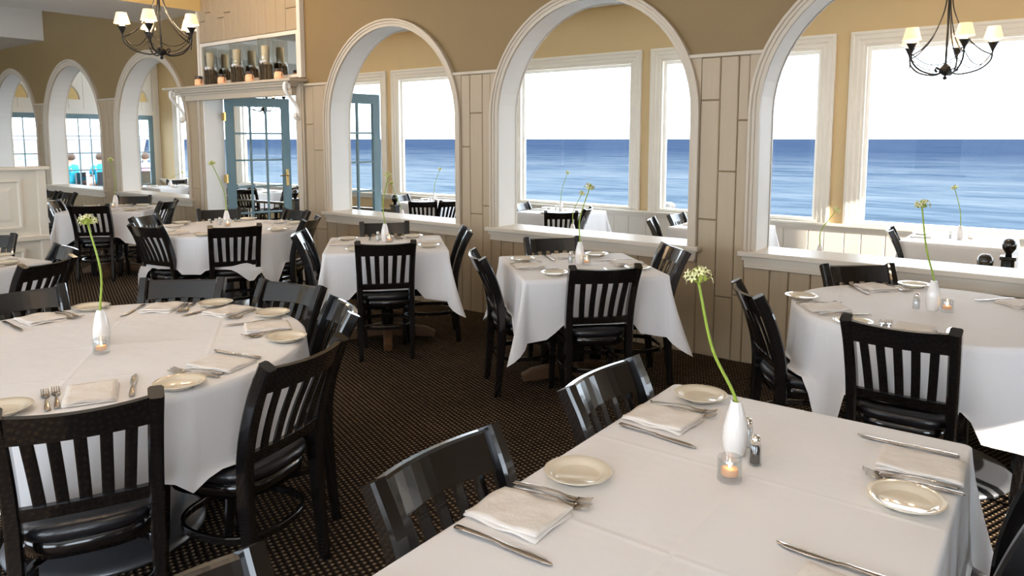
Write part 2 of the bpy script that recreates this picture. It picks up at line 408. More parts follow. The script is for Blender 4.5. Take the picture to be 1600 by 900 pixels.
# sea wall with its windows ----------------------------------------------
WIN = [(-17.9, -15.28), (-15.14, -12.75), (-12.61, -10.18), (-10.04, -7.42), (-7.28, -4.98), (-4.84, -2.43), (-2.27, .22), (.36, 2.5)]
WT, WB, CW = 2.775, .545, .205
bm = bmesh.new()
x = XL
for a, b in WIN:
    a2, b2 = a + CW - .055, b - CW + .055
    box(bm, x, a2, YF, YF + .15, ZV, ZVC); box(bm, a2, b2, YF, YF + .15, WT - CW + .055, ZVC); box(bm, a2, b2, YF, YF + .15, ZV, WB + .02); x = b2
box(bm, x, XR, YF, YF + .15, ZV, ZVC)
WF = struct(obj('wall_far', bm, 'wall_yellow'), 'pale yellow sea wall with tall picture windows', 'wall')
split_boards(-9.5, 1.2, ZV, WB - .09, WF, .16, .30, y=YF, m='white_board', jmin=.4)
bm = bmesh.new(); box(bm, XL, XR, YF - .085, YF, WB - .035, WB, .008); box(bm, XL, XR, YF - .05, YF, WB - .07, WB - .035); box(bm, XL, XR, YF - .03, YF, WB - .1, WB - .07)
obj('window_stool', bm, 'trim', WF)
wname = {3: 'wide picture window behind the leftmost big arch', 4: 'wide picture window behind the middle big arch', 5: 'picture window between the middle and right big arches', 6: 'wide picture window behind the right big arch, above its wall-side table'}
for i, (a, b) in enumerate(WIN):
    wn = struct(empty('window_%d' % (i + 1), ((a + b) / 2, YF, WB)), wname.get(i, 'cream framed picture window of the veranda, number %d from the glass end doors' % (i + 1)), 'window')
    def L(x0, x1, z0, z1, y): return [(x0 - (a + b) / 2, y, z0 - WB), (x1 - (a + b) / 2, y, z0 - WB), (x1 - (a + b) / 2, y, z1 - WB), (x0 - (a + b) / 2, y, z1 - WB)]
    bm = bmesh.new()
    prof = [(0, 0), (0, .04), (.03, .045), (.045, .034), (.085, .034), (.10, .022), (.14, .022), (.15, .012), (.175, .012), (.175, -.06)]
    rings(bm, [L(a + o, b - o, WB - .0 + (0 if o < .1 else (o - .1) * .5), WT - o, -y) for o, y in prof], False, False)
    obj('casing', bm, 'trim', wn)
    bm = bmesh.new()
    rings(bm, [L(a + o, b - o, WB + (o - .17) + .002, WT - o, y) for o, y in ((.172, .05), (.215, .05), (.215, .085), (.172, .085), (.172, .05))], False, False)
    sash = obj('sash', bm, 'lining', wn)
    bm = bmesh.new(); box(bm, a + .2 - (a + b) / 2, b - .2 - (a + b) / 2, .064, .07, .03, WT - .2 - WB); obj('pane', bm, 'pane_glass', sash)

# end wall of the veranda (left) with glass doors -------------------------
XE = XL
EDOOR = [(5.62, 6.62), (7.02, 8.02), (8.18, 9.13)]   # (y0,y1) of the three door leaves
bm = bmesh.new()
y = Y0 + TH
for a, b in EDOOR:
    box(bm, XE - .15, XE, y, a, ZV, ZVC); box(bm, XE - .15, XE, a, b, 2.13, ZVC); y = b
box(bm, XE - .15, XE, y, YF, ZV, ZVC)
WL = struct(obj('wall_left', bm, 'white_board'), 'white boarded veranda end wall with glass doors', 'wall')
yy = Y0 + TH
while yy < YF - .05:
    ye = min(YF, yy + random.uniform(.26, .40))
    bm = bmesh.new(); box(bm, XE, XE + .018, yy + .004, ye - .004, 2.25, ZVC, 0); obj('board', bm, 'white_board', WL); yy = ye
for yc in (5.98, 7.02 + .02, 8.62):     # half-round lunettes over the doors
    bm = bmesh.new(); P = [(yc + .36 * math.cos(PI * i / 16), 2.46 + .36 * math.sin(PI * i / 16)) for i in range(17)]
    rings(bm, [[(XE + .03, p[0], p[1]) for p in P], [(XE + .018, p[0], p[1]) for p in P]]); obj('lunette', bm, 'soffit_yellow', WL)
    bm = bmesh.new(); tube(bm, [(XE + .03, yc + .40 * math.cos(PI * i / 16), 2.46 + .40 * math.sin(PI * i / 16)) for i in range(17)], .03, 6); obj('lunette_trim', bm, 'trim', WL)

def door_leaf(name, wd, ht, cols, rows, label, loc, rz, brass=True):
    """leaf in local x (0 = hinge) and z, thickness in y"""
    d = struct(empty(name, loc, rz), label, 'door')
    st, tr, br = .105, .115, max(.2, ht - .115 - rows * (.345 if ht < 2.2 else .40))
    bm = bmesh.new()
    box(bm, 0, st, -.022, .022, 0, ht); box(bm, wd - st, wd, -.022, .022, 0, ht)
    obj('stile', bm, 'teal', d)
    boxo('top_rail', st, wd - st, -.021, .021, ht - tr, ht, 'teal', d); boxo('bottom_rail', st, wd - st, -.021, .021, 0, br, 'teal', d)
    pw, ph = (wd - 2 * st) / cols, (ht - tr - br) / rows
    for i in range(1, cols): boxo('glazing_bar', st + pw * i - .011, st + pw * i + .011, -.016, .016, br, ht - tr, 'teal', d)
    for j in range(1, rows): boxo('glazing_bar', st, wd - st, -.015, .015, br + ph * j - .011, br + ph * j + .011, 'teal', d)
    bm = bmesh.new(); box(bm, -pw / 2, pw / 2, -.002, .002, -ph / 2, ph / 2); me = None
    for i in range(cols):
        for j in range(rows):
            c = (st + pw * (i + .5), 0, br + ph * (j + .5))
            if me is None: o = obj('pane', bm, 'pane_glass', d, loc=c); me = o.data
            else: link('pane', me, d, c)
    if brass:
        for z in (ht * .16, ht * .5, ht * .88):
            bm = bmesh.new(); lathe(bm, [(.011, -.06), (.014, -.055), (.014, .055), (.011, .06)], 8, (-.006, -.02, z)); box(bm, -.05, .0, -.026, -.02, z - .05, z + .05); obj('hinge', bm, 'brass', d)['label'] = 'brass hinge'
        bm = bmesh.new(); box(bm, wd - .075, wd - .035, -.03, -.022, .92, 1.14, .003)
        tube(bm, spline([(wd - .055, -.03, 1.06), (wd - .055, -.07, 1.06), (wd - .10, -.075, 1.065), (wd - .17, -.07, 1.055)]), .009, 6)
        obj('handle', bm, 'brass', d)['label'] = 'brass lever handle'
    return d
for k, ((a, b), lb) in enumerate(zip(EDOOR, ('teal glass door of the end wall, seen through the leftmost small arch', 'teal glass door of the end wall, seen through the middle small arch', 'teal glass door of the end wall nearest the sea windows'))):
    door_leaf('door_%d' % (k + 3), b - a, 2.13 - ZV, 3, 5, lb, (XE - .04, a, ZV), PI / 2, False)

# glass double door in the arcade wall ------------------------------------
jm = struct(empty('trim_1', (DOOR[0], Y0, 0)), 'white jambs and lintel of the open glass doorway', 'door frame')
for x0, x1 in ((DOOR[0], DOOR[0] + .02), (DOOR[1] - .02, DOOR[1])): boxo('jamb', x0 - DOOR[0], x1 - DOOR[0], -.01, TH + .01, ZV, DOOR[2], 'lining', jm)
boxo('lintel', 0, DOOR[1] - DOOR[0], -.01, TH + .01, DOOR[2] - .02, DOOR[2], 'lining', jm)
for x0, x1 in ((-.10, 0), (DOOR[1] - DOOR[0], DOOR[1] - DOOR[0] + .12)):
    bm = bmesh.new(); box(bm, x0, x1, -.03, 0, 0, 2.14); box(bm, x0 + .02, x1 - .02, -.045, -.03, 0, 2.14); obj('pilaster', bm, 'trim_taupe', jm)
boxo('doorstep', 0, DOOR[1] - DOOR[0], 0, TH, ZV, 0, 'carpet', jm)
door_leaf('door_1', .84, 2.075, 3, 5, 'open teal glass door leaf hinged left under the mantel shelf', (DOOR[0] + .05, Y0 + TH + .01, .004), math.atan2(.82, .19))
door_leaf('door_2', .90, 2.075, 3, 5, 'open teal glass door leaf seen through the leftmost big arch', (DOOR[1] - .05, Y0 + TH + .03, .004), math.atan2(.98, .02), False)

# panelled breast over the doorway, mirror, mantel ------------------------
cb = struct(empty('trim_2', (-7.7, Y0, 2.2)), 'taupe boarded breast above the mantel shelf', 'panelling')
x = -8.70
while x < -6.76:
    xe = min(-6.72, x + random.uniform(.12, .2))
    if -6.72 - xe < .07: xe = -6.72
    z0 = 2.71; zz = [z0, z0 + random.uniform(.15, .8), ZC] if random.random() < .75 else [z0, ZC]
    for za, zb in zip(zz, zz[1:]):
        bm = bmesh.new(); prism(bm, [(x + .003 + 7.7, za - 2.2 + .003), (xe - .003 + 7.7, za - 2.2 + .003), (xe - .003 + 7.7, zb - 2.2 - .003), (x + .003 + 7.7, zb - 2.2 - .003)], -.04, 0, .006); obj('board', bm, 'board', cb)
    x = xe
for x0, x1 in ((-8.74, -8.70), (-6.72, -6.66)): boxo('corner_trim', x0 + 7.7, x1 + 7.7, -.06, 0, 0, ZC - 2.2, 'trim', cb, .006)
mi = tag(empty('wall_mirror', (-7.7, Y0, 2.21)), 'wide mirror with a thin cream frame above the mantel shelf', 'mirror')
boxo('glass', -.95, .95, -.03, -.0, .03, .46, 'mirror', mi)
bm = bmesh.new()
for a in ((-.99, .99, -.05, 0, .455, .495), (-.99, -.95, -.05, 0, .0, .455), (.95, .99, -.05, 0, 0, .455), (-.95, .95, -.05, 0, 0, .03)): box(bm, *a)
obj('frame', bm, 'trim', mi)
MX0, MX1, MZ = -9.30, -6.62, 2.185
mt = tag(empty('mantel_shelf', ((MX0 + MX1) / 2, Y0, MZ)), 'grey cream moulded mantel shelf over the glass doorway', 'shelf')
hw = (MX1 - MX0) / 2
bm = bmesh.new(); box(bm, -hw, hw, -.235, 0, -.028, 0, .005); obj('shelf_top', bm, 'trim_taupe', mt)
bm = bmesh.new()
for o, z0, z1 in ((.195, -.05, -.028), (.165, -.075, -.05), (.12, -.10, -.075)): box(bm, -hw + .3 - (o - .12), hw - .16 + (o - .12), -o, -.0, z0, z1)
obj('moulding', bm, 'trim_taupe', mt)
bm = bmesh.new(); box(bm, -hw + .3, hw - .16, -.10, -.0, -.165, -.10); obj('frieze', bm, 'trim_taupe', mt)
for xb in (-hw + .16, hw - .12):
    bm = bmesh.new()
    S1 = [(.0, -.20, -.05), (.0, -.215, -.075), (0, -.195, -.095), (0, -.17, -.08), (0, -.175, -.055), (0, -.205, -.04), (0, -.235 + .02, -.06)]
    pts = spline([(xb, -.185, -.095), (xb, -.165, -.085), (xb, -.165, -.06), (xb, -.19, -.04), (xb, -.215, -.06), (xb, -.205, -.11), (xb, -.13, -.17), (xb, -.065, -.23), (xb, -.05, -.30), (xb, -.075, -.325), (xb, -.10, -.305), (xb, -.085, -.28)], 5)
    pts = [Vector((p.x, p.y, -.04 + (p.z + .04) * 1.35)) for p in pts]; tube(bm, pts, .011, 6, rect=(.045, .024)); obj('scroll_bracket', bm, 'lining', mt)
def hurricane(x, lb, sc=1.0):
    t = tag(empty('hurricane_candle', (x, Y0 - .125, MZ)), lb, 'candle', 'glass cylinder candles on the mantel')
    R = .082; Hh = .46 * sc
    bm = bmesh.new(); lathe(bm, [(R, 0), (R, Hh), (R - .004, Hh), (R - .004, .008), (.001, .008)], 20, cap0=True, cap1=False); obj('glass_cylinder', bm, 'cyl_glass', t, True)
    for k in range(11):
        a = 2 * PI * k / 11; r = .058
        bm = bmesh.new(); tube(bm, [(r * math.cos(a), r * math.sin(a), .01), (r * math.cos(a) + random.uniform(-.006, .006), r * math.sin(a), .1), (r * math.cos(a), r * math.sin(a), .17 + random.uniform(0, .03))], .015, 6); obj('twig', bm, 'bark', t)
    bm = bmesh.new(); lathe(bm, [(.045, .01), (.045, .16), (.068, .175), (.066, .205), (.001, .21)], 14, cap1=False); obj('moss_ring', bm, 'pebble', t)
    bm = bmesh.new(); lathe(bm, [(.042, .20), (.043, .375), (.036, .38), (.02, .372), (.001, .372)], 18, cap1=False); tube(bm, [(0, 0, .37), (.002, 0, .392)], .002, 5); obj('candle', bm, 'wax', t, True)
for k, (x, sc) in enumerate(((-8.33, .95), (-7.76, .97), (-7.20, 1.0))):
    hurricane(x, ('leftmost', 'middle', 'rightmost')[k] + ' tall glass cylinder candle with bark on the mantel shelf', sc)
for k, x in enumerate((-8.56, -8.05, -7.48, -6.93)):
    t = tag(empty('jar_candle', (x, Y0 - .15, MZ)), ('first', 'second', 'third', 'fourth')[k] + ' small glowing jar candle on the mantel, counted from the left', 'candle', 'small jar candles on the mantel')
    bm = bmesh.new(); lathe(bm, [(.042, 0), (.05, .02), (.048, .065), (.036, .085)], 14); obj('jar', bm, 'wax_lit', t, True)
    bm = bmesh.new(); lathe(bm, [(.036, .083), (.046, .09), (.046, .112), (.034, .118)], 14); obj('rim', bm, 'jar_dark', t)
    bm = bmesh.new(); tube(bm, spline([(.04, -.01, .10), (.075, -.012, .08), (.07, -.012, .03)]), .005, 5); obj('wire_handle', bm, 'jar_dark', t)

# other enclosing walls (behind and beside the viewpoint), with openings added to brighten the room
def holed_wall(name, axis, pos, u0, u1, z0, z1, holes, th, m, label):
    bm = bmesh.new(); u = u0
    def bx(a, b, za, zb):
        if axis == 'x': box(bm, pos, pos + th, a, b, za, zb)
        else: box(bm, a, b, pos, pos + th, za, zb)
    for a, b, ha, hb in sorted(holes):
        bx(u, a, z0, z1); bx(a, b, z0, ha); bx(a, b, hb, z1); u = b
    bx(u, u1, z0, z1)
    return struct(obj(name, bm, m), label, 'wall')
holed_wall('wall_right', 'x', XR, YB, YF + .15, -.4, ZC + .1, [(-3.8, -.6, .5, 2.7), (2.3, 3.3, .4, 1.38), (7.9, 8.6, .5, 2.36), (5.4, 6.6, .4, 1.05)], .2, 'wall_khaki', 'khaki right end wall with openings added for daylight and sun patches')  # unseen openings, added and sized to place the sun patches
holed_wall('wall_near', 'y', YB - .2, XL - .2, XR + .2, 0, ZC, [(-16, -12.2, .5, 2.8), (-11.6, -7.8, .5, 2.8), (-7.2, -3.4, .5, 2.8), (-2.8, 1.6, .5, 2.8)], .2, 'wall_khaki', 'khaki wall behind the viewpoint with openings added for fill daylight')  # unseen openings added so daylight fills in the near tables
boxo('wall_left_room', XL - .2, XL, YB, Y0 + TH, 0, ZC, 'wall_khaki')
struct(bpy.data.objects['wall_left_room'], 'khaki left end wall of the dining room', 'wall')

# partition of the booths --------------------------------------------------
PX, PY, PZ = -7.52, 2.672, 1.30
pt = tag(empty('booth_partition', (PX, PY, 0)), 'cream panelled booth partition at the left edge', 'partition')
boxo('core', -.09, -.02, -3.2, -.02, 0, PZ - .03, 'partition', pt)
boxo('cap_rail', -.12, .03, -3.2, .03, PZ - .03, PZ, 'partition', pt, .006)
boxo('end_post', -.10, .012, -.07, .0, 0, PZ - .03, 'partition', pt, .006)
boxo('chair_rail', -.02, .025, -3.2, .0, .63, .675, 'partition', pt, .006)
for (z0, z1) in ((.08, .56), (.74, 1.19)):
    for k in range(3):
        ya = -.20 - k * 1.0
        bm = bmesh.new()
        rings(bm, [[(xx, ya - .82 + o, z0 + o), (xx, ya - o, z0 + o), (xx, ya - o, z1 - o), (xx, ya - .82 + o, z1 - o)] for o, xx in ((0, -.02), (0, .004), (.02, .006), (.03, -.012), (.07, -.012), (.10, -.002))], False, True)
        obj('raised_panel', bm, 'partition', pt)

# ------------------------------------------------------------------ outdoors
bm = bmesh.new(); g = bmesh.ops.create_grid(bm, x_segments=2, y_segments=2, size=9000)
sea = obj('sea', bm, 'sea'); sea.location = (0, 9020, -4.0)
sea['kind'] = 'stuff'; tag(sea, 'blue rippled sea stretching to the flat horizon', 'sea')
bm = bmesh.new(); rings(bm, [[(x, y, z) for x, y in ((-18.8, 1), (-18.8, 9.2), (-41, 19.2), (-41, 1))] for z in (-.6, -.22)])
struct(obj('floor_terrace', bm, 'terrace'), 'pale paved terrace beyond the end doors', 'terrace')
bm = bmesh.new()
for k in range(26):
    t = k / 25; p = (-25 + 60 * t, 640 + random.uniform(-4, 4), -3.9); lathe(bm, [(.8, 0), (random.uniform(1.0, 2.2), .3), (.3, random.uniform(.6, 1.1))], 6, p)
o = tag(obj('boat_wake', bm, 'foam'), 'thin white boat wake far out near the horizon', 'wake'); o['kind'] = 'stuff'
bm = bmesh.new(); bmesh.ops.create_icosphere(bm, subdivisions=2, radius=.42)
for v in bm.verts: v.co = Vector((v.co.x * 1.4, v.co.y, v.co.z * .9)) * random.uniform(.85, 1.12)
ro = tag(obj('shore_rock', bm, 'rock'), 'pale rounded rock at the water edge seen beside the middle arch pier', 'rock'); ro.location = (-26.11, 53.43, -3.75)

bm = bmesh.new(); rings(bm, [[(x, y, z) for x, y in ((-42, 2), (-42, 19), (-3000, 1440), (-3000, 2))] for z in (-3.2, -2.5)])
struct(obj('floor_beach', bm, 'sand'), 'pale sandy beach below the terrace', 'beach')
def parasol(x, y, lb):
    t = tag(empty('beach_umbrella', (x, y, -2.5)), lb, 'umbrella', 'pale blue umbrellas on the beach')
    bm = bmesh.new(); lathe(bm, [(1.05, 1.5), (.98, 1.75), (.7, 2.1), (.35, 2.3), (.05, 2.36)], 14, cap0=False); obj('canopy', bm, 'umbrella', t)
    bm = bmesh.new(); tube(bm, [(0, 0, .0), (0, 0, 2.4)], .03, 8); obj('pole', bm, 'steel_dull', t)
for x, y, lb in ((-101.6, 41.1, 'pale blue beach umbrella seen through the middle small arch, left of two'), (-105.5, 44.4, 'pale blue beach umbrella seen through the middle small arch, right of two'), (-91.1, 42.9, 'pale blue beach umbrella beside the end door stile, rightmost'), (-104.3, 35.2, 'pale blue beach umbrella seen through the leftmost small arch')): parasol(x, y, lb)
def person(x, y, rz, shirt, lb):
    t = tag(empty('person', (x, y, -.22), rz), lb, 'person', 'guests seated on the terrace')
    me = bpy.data.meshes.new('body')
    V = [(0, 0, .50), (0, 0, .72), (0, .0, .95), (0, .02, 1.06), (0, .04, 1.12), (0, .05, 1.22), (0, .06, 1.30), (-.19, .0, .98), (-.24, .08, .72), (-.18, .30, .70), (-.12, .40, .72), (.19, 0, .98), (.24, .08, .72), (.18, .30, .70), (.12, .40, .72),
         (-.10, .08, .48), (-.12, .42, .47), (-.12, .46, .08), (-.12, .56, .04), (.10, .08, .48), (.12, .42, .47), (.12, .46, .08), (.12, .56, .04)]
    Ed = [(0, 1), (1, 2), (2, 3), (3, 4), (4, 5), (5, 6), (2, 7), (7, 8), (8, 9), (9, 10), (2, 11), (11, 12), (12, 13), (13, 14), (0, 15), (15, 16), (16, 17), (17, 18), (0, 19), (19, 20), (20, 21), (21, 22)]
    R = [.15, .15, .14, .06, .055, .10, .09, .065, .05, .04, .035, .065, .05, .04, .035, .09, .07, .05, .04, .09, .07, .05, .04]
    me.from_pydata(V, Ed, []); me.materials.append(MATS['skin'])
    o = link('body', me, t); md = o.modifiers.new('skin', 'SKIN'); o.modifiers.new('sub', 'SUBSURF').levels = 1
    for k, v in enumerate(me.skin_vertices[0].data): v.radius = (R[k], R[k]); v.use_root = (k == 0)
    bm = bmesh.new(); lathe(bm, [(.17, .48), (.185, .6), (.19, .8), (.20, .95), (.14, 1.03), (.07, 1.06)], 14)
    for v in bm.verts: v.co.y *= .8
    for s in (-1, 1): tube(bm, [(s * .15, .0, .99), (s * .215, .02, .90), (s * .245, .06, .76)], [.085, .08, .07], 8)
    obj('shirt', bm, shirt, t, True)
    bm = bmesh.new(); lathe(bm, [(.03, 1.36), (.09, 1.345), (.115, 1.28), (.11, 1.20), (.07, 1.17)], 12, (0, .03, 0)); obj('hair', bm, 'hair', t, True)
    c = tag(empty('terrace_chair', (x, y, -.22), rz), 'dark terrace chair under the guest in ' + lb.split(' in ')[1], 'chair', 'terrace chairs')
    boxo('seat', -.22, .22, -.2, .25, .40, .43, 'black_wood', c); boxo('backrest', -.22, .22, -.25, -.21, .43, .82, 'black_wood', c)
    for sx in (-1, 1):
        for sy in (-.23, .22): boxo('leg', sx * .2 - .018, sx * .2 + .018, sy - .018, sy + .018, 0, .40, 'black_wood', c)
PA, PB, PC = (-22.78, 8.80), (-22.60, 9.50), (-22.2, 10.6)
for a in ((PA[0], PA[1], 2.2, 'turquoise', 'person seated on the terrace in a turquoise shirt, left of two'), (PB[0], PB[1], 1.6, 'turquoise', 'person seated on the terrace in a turquoise shirt, right of two'), (PC[0], PC[1], 1.2, 'pink_cloth', 'person seated on the terrace in a pink shirt')):
    person(*a)

# ------------------------------------------------------------------ chairs
def copy_tree(src, loc, rz, label, group):
    r = src.copy(); COL.objects.link(r); r.location = loc; r.rotation_euler = (0, 0, rz); r['label'] = label; r['group'] = group
    for ch in src.children:
        c = ch.copy(); COL.objects.link(c); c.parent = r
        for g in ch.children:
            d = g.copy(); COL.objects.link(d); d.parent = c
    return r
def seat_outline(k, z, n=28):
    out = []
    for i in range(n):
        a = 2 * PI * i / n; ca, sa = math.cos(a), math.sin(a); e = .62
        x = .205 * math.copysign(abs(ca) ** e, ca); y = .205 * math.copysign(abs(sa) ** e, sa)
        x *= 1 + .10 * (y / .205)
        out.append((x * k, y * k, z))
    return out
def lean(z): return 0 if z < .44 else -.30 * (z - .44)       # back rake above the seat
def make_chair():
    t = tag(empty('dining_chair'), '', 'chair')
    bm = bmesh.new(); rings(bm, [seat_outline(.97, .425), seat_outline(1.0, .435), seat_outline(1.0, .452), seat_outline(.95, .466), seat_outline(.8, .472), seat_outline(.4, .468)]); obj('seat', bm, 'vinyl', t, True)['label'] = 'black vinyl seat pad'
    bm = bmesh.new(); rings(bm, [seat_outline(.93, .37), seat_outline(.95, .425)]); obj('seat_frame', bm, 'black_wood', t, True)
    for s in (-1, 1):
        pts = spline([(s * .178, -.215, 0), (s * .178, -.195, .22), (s * .178, -.185, .43), (s * .180, -.20, .58), (s * .184, -.25, .74), (s * .188, -.305, .85)], 5)
        bm = bmesh.new(); tube(bm, pts, 0, rect=[(.030 + .012 * min(1, i / 8), .036 + .014 * min(1, i / 8)) for i in range(len(pts))], up=(0, 1, 0)); obj('rear_leg', bm, 'black_wood', t)
        bm = bmesh.new(); tube(bm, [(s * .19, .20, 0), (s * .185, .185, .20), (s * .182, .175, .43)], 0, rect=[(.030, .030), (.038, .038), (.044, .044)], up=(0, 1, 0)); obj('front_leg', bm, 'black_wood', t)
    def yback(x, z):      # back surface: raked and bowed backwards
        base = -.185 - (0 if z < .45 else (z - .45) * .12 + max(0, z - .5) ** 2 * .56)
        return base - .045 * (1 - (x / .2) ** 2) * min(1, max(0, (z - .44) / .3))
    def rail(name, z0, z1, dip0, dip1, th):
        bm = bmesh.new(); R = []
        for i in range(13):
            x = -.182 + .364 * i / 12; c = 1 - (x / .182) ** 2
            za, zb = z0 + dip0 * c, z1 + dip1 * c
            R.append([(x, yback(x, za) - th / 2, za), (x, yback(x, za) + th / 2, za), (x, yback(x, zb) + th / 2, zb - .002), (x, yback(x, zb) + th * .2, zb + .003), (x, yback(x, zb) - th / 2, zb)])
        rings(bm, R); obj(name, bm, 'black_wood', t)
    rail('top_rail', .752, .842, .004, -.006, .024)
    rail('lower_rail', .505, .545, 0, 0, .022)
    for k in range(5):
        u = (k - 2) / 2; xb, xt = u * .110, u * .124
        pts = [(xb + (xt - xb) * i / 6, yback(xb + (xt - xb) * i / 6, .53 + .235 * i / 6), .53 + .235 * i / 6) for i in range(7)]
        bm = bmesh.new(); tube(bm, pts, 0, rect=(.032, .011), up=(0, 1, 0)); obj('slat', bm, 'black_wood', t)
    bm = bmesh.new()
    for s in (-1, 1): pass
    R = []
    for i in range(33):
        a = 2 * PI * i / 32; ca, sa = math.cos(a), math.sin(a)
        R.append((.188 * math.copysign(abs(ca) ** .8, ca), -.005 + .19 * math.copysign(abs(sa) ** .8, sa), .225))
    tube(bm, R, 0, rect=(.016, .026), up=(0, 0, 1)); obj('hoop_stretcher', bm, 'black_wood', t)
    return t
CH = make_chair(); CH_used = [False]
def chair(mid, deg, label, group, z=0):
    """mid: ground point under the two post tops; deg: facing direction"""
    a = math.radians(deg); loc = (mid[0] + .305 * math.cos(a), mid[1] + .305 * math.sin(a), z); rz = a - PI / 2
    if not CH_used[0]:
        CH_used[0] = True; CH.location = loc; CH.rotation_euler = (0, 0, rz); CH['label'] = label; CH['group'] = group; return CH
    return copy_tree(CH, loc, rz, label, group)

# ------------------------------------------------------------------ tableware prototypes (meshes only)
def mesh_of(name, bm, m, smooth=True):
    o = obj(name, bm, m, smooth=smooth); me = o.data; bpy.data.objects.remove(o); return me
bm = bmesh.new(); lathe(bm, [(.001, .004), (.044, .004), (.048, .0), (.052, .003), (.060, .010), (.079, .017), (.0805, .0185), (.079, .0195), (.062, .0135), (.054, .008), (.050, .0065), (.001, .006)], 36, cap0=False, cap1=False)
ME_PLATE = mesh_of('plate', bm, 'plate')
def napkin_bm():
    bm = bmesh.new(); lx, ly = .092, .072; nx, ny = 14, 9
    for layer, (z, k) in enumerate(((.0, 1.0), (.0055, .985))):
        g = []; ph = layer * 1.7
        for side in (0, 1):
            g.append([[bm.verts.new(((2 * i / nx - 1) * lx * k, (2 * j / ny - 1) * ly * k + .003 * layer, z + side * .005 + .0030 * math.sin(2.3 * i / 3 + ph) * math.cos(j * .8 + ph) + .004 * (i / nx) ** 3 * layer)) for j in range(ny + 1)] for i in range(nx + 1)])
        a, b = g
        for i in range(nx):
            for j in range(ny):
                bm.faces.new((b[i][j], b[i + 1][j], b[i + 1][j + 1], b[i][j + 1])); bm.faces.new((a[i][j + 1], a[i + 1][j + 1], a[i + 1][j], a[i][j]))
        rim = [(i, 0) for i in range(nx)] + [(nx, j) for j in range(ny)] + [(i, ny) for i in range(nx, 0, -1)] + [(0, j) for j in range(ny, 0, -1)]
        for (i, j), (k2, l) in zip(rim, rim[1:] + rim[:1]): bm.faces.new((a[i][j], a[k2][l], b[k2][l], b[i][j]))
    return bm
ME_NAPKIN = mesh_of('napkin', napkin_bm(), 'napkin')
def strip(bm, secs, th=.0022):
    """secs: (y along, half width, z centre, x centre)"""
    rings(bm, [[(xc - hw_, y, z), (xc - hw_ * .6, y, z + th), (xc + hw_ * .6, y, z + th), (xc + hw_, y, z), (xc, y, z - th * .4)] for y, hw_, z, xc in secs])
bm = bmesh.new()
strip(bm, [(-.10, .006, .003, 0), (-.095, .0085, .0035, 0), (-.06, .0075, .006, 0), (-.02, .004, .009, 0), (.02, .0035, .008, 0), (.035, .006, .004, 0), (.045, .0115, .002, 0), (.058, .0125, .0015, 0), (.064, .012, .002, 0)])
for k in range(4):
    xk = (k - 1.5) * .0064; strip(bm, [(.062, .0023, .002, xk), (.080, .0019, .004, xk), (.10, .0012, .010, xk * .98)], .0016)
ME_FORK = mesh_of('fork', bm, 'steel')
bm = bmesh.new()
strip(bm, [(-.115, .006, .004, 0), (-.11, .009, .005, 0), (-.07, .0085, .006, 0), (-.01, .006, .006, 0), (.0, .0065, .005, 0), (.008, .0085, .0035, 0), (.06, .0105, .003, 0), (.10, .0095, .003, .001), (.118, .004, .003, .004), (.122, .001, .003, .005)])
ME_KNIFE = mesh_of('knife', bm, 'steel')
bm = bmesh.new(); lathe(bm, [(.001, .0), (.022, .0), (.0255, .004), (.030, .025), (.0315, .045), (.0295, .075), (.0225, .108), (.0145, .135), (.0135, .140), (.011, .1405), (.0105, .134), (.012, .12), (.001, .10)], 28, cap0=False, cap1=False)
ME_VASE = mesh_of('vase', bm, 'ceramic')
bm = bmesh.new(); lathe(bm, [(.001, .0), (.027, .0), (.0285, .003), (.0285, .055), (.0275, .057), (.0255, .055), (.0255, .016), (.022, .013), (.001, .012)], 24, cap0=False, cap1=False)
ME_CUP = mesh_of('glass_cup', bm, 'cup_glass')
bm = bmesh.new(); lathe(bm, [(.001, .014), (.019, .014), (.0195, .028), (.017, .029), (.001, .027)], 18, cap0=False, cap1=False); ME_TEA = mesh_of('tealight', bm, 'wax_lit')
bm = bmesh.new(); lathe(bm, [(.0005, .029), (.0035, .033), (.0028, .041), (.0004, .050)], 8); ME_FLAME = mesh_of('flame', bm, 'flame')
bm = bmesh.new(); lathe(bm, [(.016, 0), (.0165, .004), (.0145, .050), (.010, .056)], 10); ME_SHBODY = mesh_of('shaker_glass', bm, 'cup_glass')
bm = bmesh.new(); lathe(bm, [(.0125, .004), (.0115, .044), (.004, .046)], 10); ME_PEP = mesh_of('pepper_fill', bm, 'pepper_fill')
bm = bmesh.new(); lathe(bm, [(.0125, .004), (.0115, .044), (.004, .046)], 10); ME_SALT = mesh_of('salt_fill', bm, 'salt_fill')
bm = bmesh.new(); lathe(bm, [(.0115, .052), (.0125, .054), (.012, .068), (.008, .074), (.001, .0755)], 14, cap1=False); ME_CAP = mesh_of('chrome_cap', bm, 'chrome')
